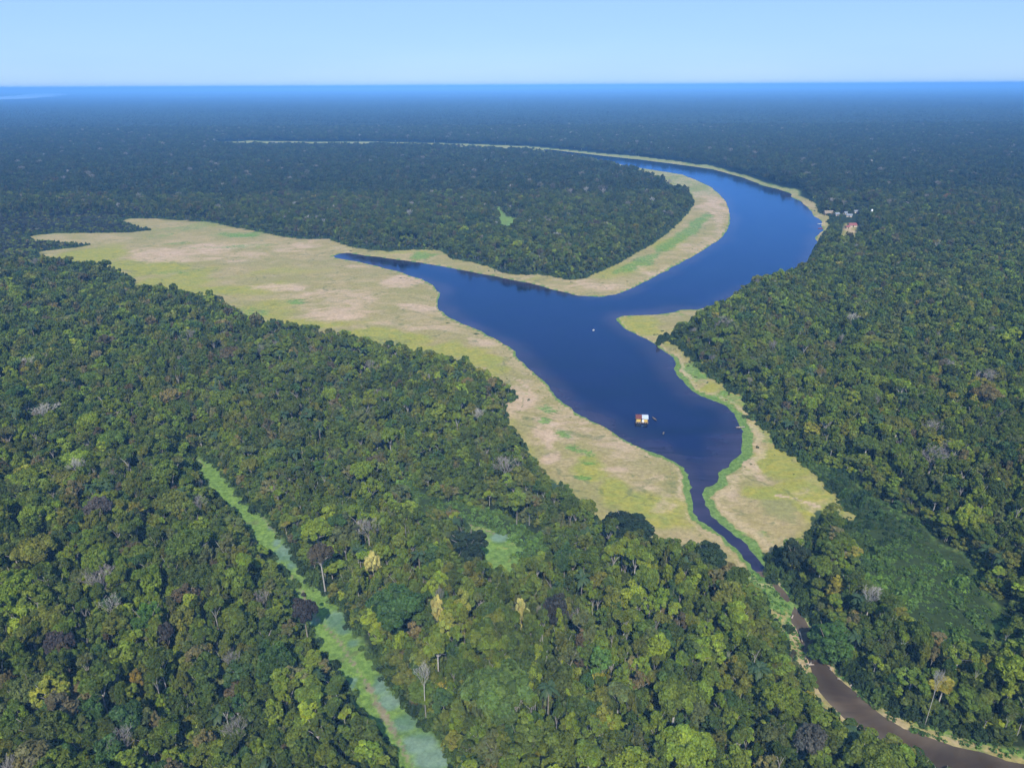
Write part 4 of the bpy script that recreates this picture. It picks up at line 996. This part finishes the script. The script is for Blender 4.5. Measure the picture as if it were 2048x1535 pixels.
# ------------------------------------------------------------------ low growth: vine tangles, edge shrubs, meadow tufts
LOWF = bpy.data.collections.new("undergrowth_forms")
for i in range(4):
    g = crown_geo(700 + i, 1.6, 0.0, 1.9, 10, 420, .42, "dome", True, .42)
    LOWF.objects.link(bpy.data.objects.new("form_%03d" % i, crown_mesh("shrub", g)))
ux, uy = jgrid(-700, 420, 90, 1000, 2.0, rs)
m = in_view(ux, uy, 20); ux, uy = ux[m], uy[m]
sv = sdf(VINES, ux, uy, 30); sv2 = sdf(VINES2, ux, uy, 30); s3 = sdf(SHRUB3, ux, uy, 30)
so = np.minimum.reduce([sdf(p, ux, uy, 30) for p in (MEADOW, STRIP, CREEKCLEAR, POND)])
zone = np.minimum.reduce([sv, sv2, s3]) + (fbm(ux, uy, 22.0, 4) - .5) * 15.0 - 1.0 < 1.5
rim = (np.abs(so - 1.0) < 2.4) & (rs.random(len(ux)) < .75)
stray = (so < -1.0) & (so > -11) & (rs.random(len(ux)) < .10 * np.exp(so / 4.0)) & (np.minimum(sdf(LAKE, ux, uy, 9), sdf(CREEK, ux, uy, 9)) > 3.5)
m = ((zone | rim) & (so > -1.2)) | stray; ux, uy, sv, sv2, s3, so, zone = [q[m] for q in (ux, uy, sv, sv2, s3, so, zone)]
U = []
un = fbm(ux, uy, 14.0, 3)
for i in range(len(ux)):
    if zone[i]:
        big_ = rs.random() < .05
        if sv2[i] < 1 and sv[i] > 0: c = np.array([.042, .082, .020]) if un[i] < .54 else np.array([.080, .135, .026]); s = rs.uniform(.7, 1.3); h = rs.uniform(.6, 1.9)
        else:
            c = np.array([.085, .150, .025]) * (.5 + 1.0 * un[i]); s = rs.uniform(.8, 1.4); h = rs.uniform(.6, 1.5) * (.5 + un[i])
        if big_: s *= 1.6; h *= 2.0
    else:
        c = np.array([.040, .070, .020]) if rs.random() < .6 else np.array([.075, .12, .025]); s = rs.uniform(.7, 1.6); h = rs.uniform(.8, 3.2)
        if so[i] < -1.2: s *= .55; h = rs.uniform(.4, 1.0); c = np.array([.07, .10, .03])
    U.append((ux[i], uy[i], -.1, rs.random() * 6.28, s, h, rs.integers(0, 4), *(c * rs.uniform(.7, 1.3))))
scatter_object("undergrowth", np.array(U), LOWF, "low green shrubs and vine tangles along forest edges and gullies")
print("undergrowth", len(U))

TUFTF = bpy.data.collections.new("tuft_forms")
for i in range(3):
    g = crown_geo(720 + i, .8, 0.0, .5, 5, 60, .3, "dome", False, .5)
    TUFTF.objects.link(bpy.data.objects.new("form_%03d" % i, crown_mesh("tuft", g)))
gx3, gy3 = jgrid(-560, 330, 190, 1000, 4.6, rs, 1.0)
m = in_view(gx3, gy3, 10); gx3, gy3 = gx3[m], gy3[m]
sm = sdf(MEADOW, gx3, gy3, 20); sl = sdf(LAKE, gx3, gy3, 20)
tn = fbm(gx3, gy3, 22.0, 4)
m = (sm < -2) & (sl > 5) & (rs.random(len(gx3)) < sstep(.48, .68, tn) * .8); gx3, gy3, tn = gx3[m], gy3[m], tn[m]
T = [(gx3[i], gy3[i], .02 + .045 * min(26., max(0., 6.)), rs.random() * 6.28, rs.uniform(.4, 1.1), rs.uniform(.35, .8), rs.integers(0, 3),
      *(np.array([.17, .19, .06]) * rs.uniform(.6, 1.3))) for i in range(len(gx3))]
hx, hy = jgrid(-260, 200, 95, 330, 1.15, rs, 1.0)
hd = np.minimum.reduce([sdf(p, hx, hy, 9) for p in (STRIP, CREEKCLEAR, POND)])
hw = np.minimum(sdf(CREEK, hx, hy, 9), sdf(LAKE, hx, hy, 9))
gm = (sdf(MEADOW, hx, hy, 9) < -.5) & (hx > 60) & (hy < 190)
m = ((hd < -.4) | gm) & (hw > .5) & (rs.random(len(hx)) < .55); hx, hy = hx[m], hy[m]
hn = fbm(hx, hy, 9.0, 3)
hp = np.zeros(len(hx))
for (cx, cy_, r1, r2) in POOLS: hp = np.maximum(hp, 1 - sstep(.5, 1.1, np.hypot((hx - cx) / r1, (hy - cy_) / r2)))
for i in range(len(hx)):
    if hp[i] > .35 and rs.random() < .85: continue
    T.append((hx[i], hy[i], .15, rs.random() * 6.28, rs.uniform(.5, 1.1), rs.uniform(.5, 1.6), rs.integers(0, 3), *(np.array([.085, .165, .030]) * (.5 + hn[i]) * rs.uniform(.7, 1.3))))
for _ in range(420):
    x_, y_ = rs.uniform(-450, 240), rs.uniform(210, 900)
    if abs(x_) < .75 * y_ and sdf(MEADOW, np.array([x_]), np.array([y_]), 9)[0] < -5 and sdf(LAKE, np.array([x_]), np.array([y_]), 9)[0] > 6:
        for q_ in range(rs.integers(1, 5)):
            T.append((x_ + q_ * rs.uniform(.6, 1.3), y_ + rs.uniform(-.5, .5), .25, rs.random() * 6.28, rs.uniform(1.0, 2.0), rs.uniform(.6, 1.5), rs.integers(0, 3), *(np.array([.075, .10, .03]) * rs.uniform(.6, 1.3))))
scatter_object("meadow_grass", np.array(T), TUFTF, "scattered dark grass tussocks on the dry meadow")
print("tufts", len(T))

# ------------------------------------------------------------------ single trees
COLOR_WORD = ["dark green", "deep green", "mid green", "olive green", "light green", "lime green", "grey-brown", "grey-green", "blue-green", "straw green", "purple-grey"]
FORM_WORD = ["rounded", "tall", "umbrella-shaped", "lobed", "columnar", "loose-leaved"]
BIG_WORD = ["broad domed", "broad umbrella-shaped", "broad lobed", "broad loose-leaved"]
MARKS = [(743, 1108, 'the yellow tree beside the corridor'), (872, 1198, 'the middle yellow tree'), (1042, 1206, 'the farthest yellow tree'), (1665, 1250, 'the round creekside tree'), (1262, 1056, 'the dark dome at the meadow'), (1000, 1385, 'the very wide light green tree'), (795, 1210, 'the wide fresh green tree'), (292, 1222, 'the bright green spreading tree'), (470, 1452, 'the large leafless grey tree'), (115, 1280, 'the purple-grey loose tree'), (672, 1250, "the corridor's upper pools"), (820, 1460, "the corridor's lowest pool"), (400, 920, "the corridor's far end"), (520, 1040, "the corridor's upper bend"), (1000, 1085, 'the small pond clearing'), (1203, 1310, 'the bright green oval tree'), (1700, 1400, "the creek's bend"), (1900, 1500, "the creek's lower reach"), (1850, 1170, 'the vine-covered hollow'), (0, 1535, 'the lower left corner'), (2048, 1535, 'the lower right corner'), (1868, 905, 'the largest leafless lakeside tree'), (48, 942, 'the yellow-green tree at the border'), (1280, 1500, "the bottom edge's right half"), (600, 1500, "the bottom edge's left half"), (1500, 1300, 'the forest point by the outlet'), (1450, 1120, "the lake's outlet"), (195, 1012, 'the pale purple-grey tree'), (545, 1310, 'the green dome beside the corridor')]
used_labels = {}
def place_words(x, y, z):
    u, v, dp = project(x, y, z); u *= 2; v *= 2
    best = min(range(len(MARKS)), key=lambda i: (MARKS[i][0] - u) ** 2 + (MARKS[i][1] - v) ** 2)
    mu, mv, nm = MARKS[best]
    du, dv = u - mu, v - mv
    if nm.endswith("corner"): return "near " + nm, math.hypot(du, dv)
    if abs(du) > abs(dv): w = "left of" if du < 0 else "right of"
    else: w = "behind" if dv < 0 else "in front of"
    return w + " " + nm, math.hypot(du, dv)


jobs = []
for i in single_e.tolist():
    jobs.append(("e", i, ("leafless grey" if e_b[i] else COLOR_WORD[e_k[i]] + " " + BIG_WORD[e_f[i]]) + " tree", *place_words(ex[i], ey[i], eH[i] - 3)))
for i in single_t.tolist():
    jobs.append(("t", i, ("slim leafless grey" if t_b[i] else COLOR_WORD[t_k[i]] + " " + FORM_WORD[t_f[i]]) + " tree", *place_words(tx[i], ty[i], tH[i] - 3)))
groups_ = {}
for j in jobs: groups_.setdefault((j[2], j[3]), []).append(j)
LABEL = {}
for (what, where), js in groups_.items():
    js.sort(key=lambda j: j[4])
    for n_, j in enumerate(js):
        LABEL[(j[0], j[1])] = what + " " + where if len(js) == 1 else what + ", " + ["closest one", "second closest", "third closest", "fourth closest", "fifth closest", "sixth closest"][min(n_, 5)] + " " + where


def tree_root(name, x, y, rot, label, category, group):
    r = link(bpy.data.objects.new(name, None)); r.empty_display_size = 1.0
    r.location = (x, y, 0); r.rotation_euler = (0, 0, rot)
    return tag(r, label, category, group)


def single_tree(name, x, y, rot, sx_, sz_, form, tint, label, group, category="tree"):
    r = tree_root(name, x, y, rot, label, category, group); r.scale = (sx_, sx_, sz_)
    c = link(bpy.data.objects.new("crown", form["crown"]), r); c["tint"] = [float(q) for q in tint]
    link(bpy.data.objects.new("trunk", form["trunk"]), r)
    return r


bare_meshes = []
for f in bare_forms:
    # trunk and the twig crown as two parts
    gt, gc = Geo(), Geo(); n = 18 + 0
    gt.v = f["geo"].v[:18]; gt.f = [q for q in f["geo"].f if max(q) < 18]
    gc.v = f["geo"].v[18:]; gc.f = [tuple(i - 18 for i in q) for q in f["geo"].f if min(q) >= 18]
    bare_meshes.append((gt.mesh("trunk", f["mat"], True), gc.mesh("crown", f["mat"])))
def single_bare(name, x, y, rot, sx_, sz_, k, label, group):
    r = tree_root(name, x, y, rot, label, "tree", group); r.scale = (sx_, sx_, sz_)
    link(bpy.data.objects.new("trunk", bare_meshes[k][0]), r); link(bpy.data.objects.new("crown", bare_meshes[k][1]), r)
    return r


for i in single_e.tolist():
    if e_b[i]:
        f = bare_forms[i % 3]
        single_bare("leafless_tree", ex[i], ey[i], erot[i], eR[i] / f["R"] * .85, eH[i] * 1.02 / f["H"], i % 3, LABEL[("e", i)], "leafless trees in the near canopy")
    else:
        single_tree("canopy_tree", ex[i], ey[i], erot[i], eR[i] / 8.0, eH[i] / 22.0, big_forms[e_f[i]], e_t[i], LABEL[("e", i)], "large canopy trees near the camera")
for i in single_t.tolist():
    if t_b[i]:
        f = bare_forms[i % 3]
        single_bare("leafless_tree", tx[i], ty[i], trot[i], tR[i] / f["R"], tH[i] * 1.08 / f["H"], i % 3, LABEL[("t", i)], "leafless trees in the near canopy")
    else:
        single_tree("canopy_tree", tx[i], ty[i], trot[i], tR[i] / 4.0, tH[i] / 18.0, near_forms[t_f[i]], t_t[i], LABEL[("t", i)], "smaller canopy trees near the camera")
for k, (x, y, z, R, form, tint, name, label, group) in enumerate(SPECIAL):
    rot = k * 1.7
    if form.startswith("bare"):
        f = bare_forms[int(form[4])]
        single_bare(name, x, y, rot, R / f["R"], (z + 3.5) / f["H"], int(form[4]), label, group)
    elif form.startswith("big"):
        f = big_forms[int(form[3])]; single_tree(name, x, y, rot, R / f["R"], (z + .28 * R + 2) / 22.0, f, tint, label, group)
    else:
        f = near_forms[int(form[4])]; single_tree(name, x, y, rot, R / 4.0, (z + 3.5) / 18.0, f, tint, label, group)

# ------------------------------------------------------------------ floating house, boats, houses on the far bank, logs
M_RUST = plain("rusty_sheet", (0.105, 0.026, 0.024), (0.22, 0.075, 0.065), .55, 1.5)
M_ZINC = plain("white_sheet", (0.52, 0.57, 0.64), (0.40, 0.47, 0.58), .5, 1.2)
M_YELLOW = plain("yellow_paint", (0.70, 0.48, 0.11), (0.60, 0.41, 0.09), .6, 3.0)
M_DARK = plain("dark_interior", (0.02, 0.017, 0.014), None, .8)
M_WOOD = plain("weathered_wood", (0.16, 0.115, 0.075), (0.25, 0.19, 0.13), .85, 4.0)
M_WHITE = plain("white_plastic", (0.80, 0.80, 0.79), (0.74, 0.74, 0.73), .35)
M_REDROOF = plain("red_roof", (0.27, 0.09, 0.08), (0.20, 0.07, 0.065), .6)
M_GREYROOF = plain("dull_sheet", (0.24, 0.26, 0.29), (0.17, 0.185, 0.21), .7)
M_THATCH = plain("thatch", (0.26, 0.21, 0.15), (0.19, 0.155, 0.11), .95, 5.0)
M_CREAM = plain("cream_wall", (0.55, 0.47, 0.36), (0.47, 0.40, 0.30), .8)
M_LOG = plain("dead_log", (0.42, 0.36, 0.29), (0.30, 0.25, 0.20), .9, 3.0)
M_REDBOAT = plain("red_boat", (0.45, 0.06, 0.05), None, .5)


def root(name, x, y, z, rz, label, cat, group=None):
    r = link(bpy.data.objects.new(name, None)); r.location = (x, y, z); r.rotation_euler = (0, 0, rz)
    return tag(r, label, cat, group)


def sheet_roof(r, w, d, z0, z1, mats, per, th=.05, over=.5):
    """gable roof of separate sheets, ridge along x"""
    n = len(mats)
    for side in (-1, 1):
        for i in range(n):
            xa = -w / 2 - over + (w + 2 * over) * i / n; xb = -w / 2 - over + (w + 2 * over) * (i + 1) / n - .03
            dz = .03 * (i % 2); ye = side * (d / 2 + over); slope = (z1 - z0) / (d / 2)
            ze = z0 - over * slope + dz; zr = z1 + dz
            g = Geo(); k = 6
            for j in range(k):                                   # corrugations
                a = xa + (xb - xa) * j / k; b = xa + (xb - xa) * (j + 1) / k; mx = (a + b) / 2
                for (p, q, hp, hq) in ((a, mx, 0, .05), (mx, b, .05, 0)):
                    vs = [(p, ye, ze + hp), (q, ye, ze + hq), (q, side * .04, zr + hq), (p, side * .04, zr + hp)]
                    if side > 0: vs = vs[::-1]
                    g.face(*vs)
            g.obj("roof_sheet", mats[i], r)


def house(name, x, y, z, rz, w, d, h, rise, roof_mats, wall_mat, label, cat="house", group=None, wall=True):
    r = root(name, x, y, z, rz, label, cat, group)
    t = .12
    g = Geo()
    g.box((-w / 2 + (w / 2 - .6) / 2, -d / 2, h / 2), (w / 2 - .6, t, h)); g.obj("wall", wall_mat, r)
    Geo().box((w / 2 - (w / 2 - .6) / 2, -d / 2, h / 2), (w / 2 - .6, t, h)).obj("wall", wall_mat, r)
    Geo().box((0, d / 2, h / 2), (w, t, h)).obj("wall", wall_mat, r)
    for s in (-1, 1):
        g = Geo().box((s * (w / 2 - t / 2 - .003), 0, h / 2), (t, d - t - .01, h))
        xx = s * (w / 2 - t / 2 - .003)
        g.face((xx, -d / 2 + t, h), (xx, d / 2 - t, h), (xx, 0, h + rise * (1 - 2 * t / d)))
        g.obj("wall", wall_mat, r)
    dr = Geo().box((0, -d / 2 + .10, h * .45), (1.16, .06, h * .9)).obj("door", M_DARK, r)  # near-black panel, painted as the shade inside the door opening
    Geo().box((.42, -d / 2 + .055, h * .45), (.10, .03, .04)).obj("handle", M_WOOD, dr)
    sheet_roof(r, w, d, h, h + rise, roof_mats, None)
    return r


# floating house on its log raft
FX, FY = 62.81, 305.67
fh = house("floating_house", FX, FY, .55, math.radians(-6), 5.1, 4.2, 1.8, .85, [M_RUST] * 4 + [M_ZINC] * 4, M_YELLOW,
           "yellow-walled floating house with half rusty, half white roof on the lake", "house")
Geo().box((0, -.2, -.06), (6.0, 5.4, .12)).obj("deck", M_WOOD, fh)
for i in range(6):
    Geo().tube([(-2.65 + i * 1.06, -3.0, -.42), (-2.65 + i * 1.06, 2.8, -.42)], [.34, .30], 8).obj("raft_log", M_WOOD, fh, True)
for sx_ in (-1, 1):
    Geo().tube([(sx_ * 2.7, -2.45, 0), (sx_ * 2.7, -2.45, 1.75)], [.06, .06], 6).obj("post", M_WOOD, fh)
tk = root("water_tank", FX + .12, FY - 2.75, .56, 0, "round white water tank in front of the floating house", "tank")
barrel = Geo().tube([(0, 0, 0), (0, 0, .1), (0, 0, .95), (0, 0, 1.12), (0, 0, 1.2)], [.5, .56, .56, .4, .2], 14).obj("barrel", M_WHITE, tk, True)
Geo().tube([(0, 0, 1.2), (0, 0, 1.28)], [.2, .2], 10).obj("lid", M_WHITE, barrel)


def canoe(name, x, y, rz, L, W, mat, label, group=None, z=.02):
    r = root(name, x, y, z, rz, label, "boat", group)
    n = 9; g = Geo(); rings = []
    for i in range(n):
        t = -1 + 2 * i / (n - 1); w = W / 2 * (1 - abs(t) ** 2.6) + .03; up = .16 * abs(t) ** 3
        rings.append([(t * L / 2, -w, .38 + up), (t * L / 2, -w * .7, .08 + up), (t * L / 2, 0, up - .05), (t * L / 2, w * .7, .08 + up), (t * L / 2, w, .38 + up)])
    for a, b in zip(rings[:-1], rings[1:]):
        for j in range(4): g.face(a[j], b[j], b[j + 1], a[j + 1])
    g.obj("hull", mat, r, True)
    for s in (-.45, .1, .5): Geo().box((s * L / 2, 0, .30), (.28, W * .80, .04)).obj("seat", M_WOOD, r)
    return r


canoe("motor_boat", 54.3, 441.6, 1.3, 3.0, 1.3, M_WHITE, "small white boat alone in the middle of the lake")
canoe("canoe", 69.4, 307.3, 1.9, 4.2, 0.8, M_WOOD, "thin grey canoe drifting right of the floating house")
canoe("canoe", 108.4, 297.6, 0.1, 4.5, 0.9, M_LOG, "pale canoe pulled in at the lake's right shore")
canoe("canoe", 70.7, 291.8, 1.2, 2.4, 0.6, M_LOG, "tiny pale canoe below the floating house")
canoe("motor_boat", 349.3, 793.9, 0.2, 7.5, 2.0, M_REDBOAT, "red boat moored at the far bank below the houses")
canoe("motor_boat", 359.4, 821.5, 0.1, 6, 1.6, M_WHITE, "white boat moored at the far bank beyond the red one")
house("house", 384.6, 796.0, 1.0, 0.1, 8.5, 6, 2.8, 2.0, [M_REDROOF] * 5, M_CREAM, "red-roofed house in the bare clearing on the far bank", "house", "houses on the far bank")
house("house", 375.6, 787.2, 1.0, 0.3, 4.5, 3.5, 2.3, 1.2, [M_REDROOF] * 3, M_CREAM, "small shed with red roof beside the red-roofed house", "house", "houses on the far bank")
house("house", 410.3, 860.1, 1.0, -0.5, 6, 5, 2.6, 1.6, [M_GREYROOF] * 4, M_CREAM, "pale-roofed house behind the red-roofed house", "house", "houses on the far bank")
house("house", 413.2, 877.8, 1.0, 0.4, 4.5, 3.5, 2.5, 1.4, [M_GREYROOF] * 3, M_CREAM, "narrow pale-roofed hut left of the other pale-roofed house", "house", "houses on the far bank")
house("house", 399.8, 871.0, 1.0, 0.2, 5, 4, 2.5, 1.5, [M_GREYROOF] * 3, M_CREAM, "grey-white hut nearest to the shore among the far houses", "house", "houses on the far bank")
house("house", 392.4, 878.4, 1.0, 0, 10, 6, 2.6, 2.6, [M_THATCH] * 4, M_WOOD, "long thatched hut at the shore on the far bank", "house", "houses on the far bank")
house("house", 430.9, 888.2, 1.0, 0.1, 5, 4, 2.5, 1.4, [M_GREYROOF] * 3, M_CREAM, "hindmost pale-roofed hut on the far bank", "house", "houses on the far bank")
wt = root("water_tower", 409.8, 807.5, .8, 0, "white tank on a wooden tower right of the red-roofed house", "tower")
for a in range(4):
    Geo().tube([(1.2 * math.cos(a * 1.571 + .785), 1.2 * math.sin(a * 1.571 + .785), 0), (1.0 * math.cos(a * 1.571 + .785), 1.0 * math.sin(a * 1.571 + .785), 15.0)], [.16, .14], 5).obj("leg", M_WOOD, wt)
Geo().box((0, 0, 15.1), (2.8, 2.8, .2)).obj("platform", M_WOOD, wt)
Geo().tube([(0, 0, 15.2), (0, 0, 15.3), (0, 0, 17.6), (0, 0, 18.0), (0, 0, 18.15)], [.9, 1.0, 1.0, .6, .2], 14).obj("tank", M_WHITE, wt, True)

# pale logs stranded along the creek
def log(name, p, q, label):
    o = Vector((p[0], p[1], .12)); v = Vector((q[0] - p[0], q[1] - p[1], .35))
    r = root(name, p[0], p[1], .12, 0, label, "log", "pale logs along the creek")
    Geo().tube([(0, 0, 0), v * .4 + Vector((.1, .06, .05)), v], [.24, .19, .10], 7).obj("stem", M_LOG, r, True)
    Geo().tube([v * .55, v * .75 + Vector((v.y, -v.x, .5)) * .18], [.10, .05], 5).obj("branch", M_LOG, r, True)
    return r


log("fallen_log", (82.23, 149.98), (84.25, 149.41), "forked pale log on the left edge of the creek")
log("fallen_log", (82.57, 149.05), (83.85, 150.52), "short branch crossing the forked log on the creek's left edge")
log("fallen_log", (88.47, 151.80), (88.26, 149.93), "thin pale log along the creek's right edge, upper one")
log("fallen_log", (88.29, 149.01), (88.09, 147.20), "thin pale log along the creek's right edge, lower one")
log("fallen_log", (84.97, 168.43), (85.83, 169.52), "pale stick at the upper end of the creek")
log("fallen_log", (89.31, 178.89), (91.03, 181.77), "pale branch across the grassy gully above the creek")
log("fallen_log", (85.16, 162.89), (84.26, 158.22), "long pale log under the creek's upper left bank")
log("fallen_log", (88.82, 144.70), (89.20, 144.00), "short stump in the creek beside the grassy right bank")
log("fallen_log", (91.08, 142.08), (93.24, 143.27), "bent pale branch lying on the creek's right bank")
log("fallen_log", (-25.76, 120.17), (-22.84, 119.07), "pale fallen branches at the lower left rim of the corridor")

# ------------------------------------------------------------------ the air
m, nt, nd, lk, out = new_mat("haze")
pv = N(nt, "ShaderNodeVolumePrincipled")
pv.inputs["Color"].default_value = (0.18, 0.47, 1.0, 1.0)
pv.inputs["Density"].default_value = 1.32e-4
pv.inputs["Anisotropy"].default_value = -0.4
lk.new(pv.outputs[0], out.inputs["Volume"])
hz = Geo().box((0, 0, 81.0), (130000, 130000, 166.0)).obj("haze", m)
tag(hz, "thin blue haze filling the air", None, None, "stuff")
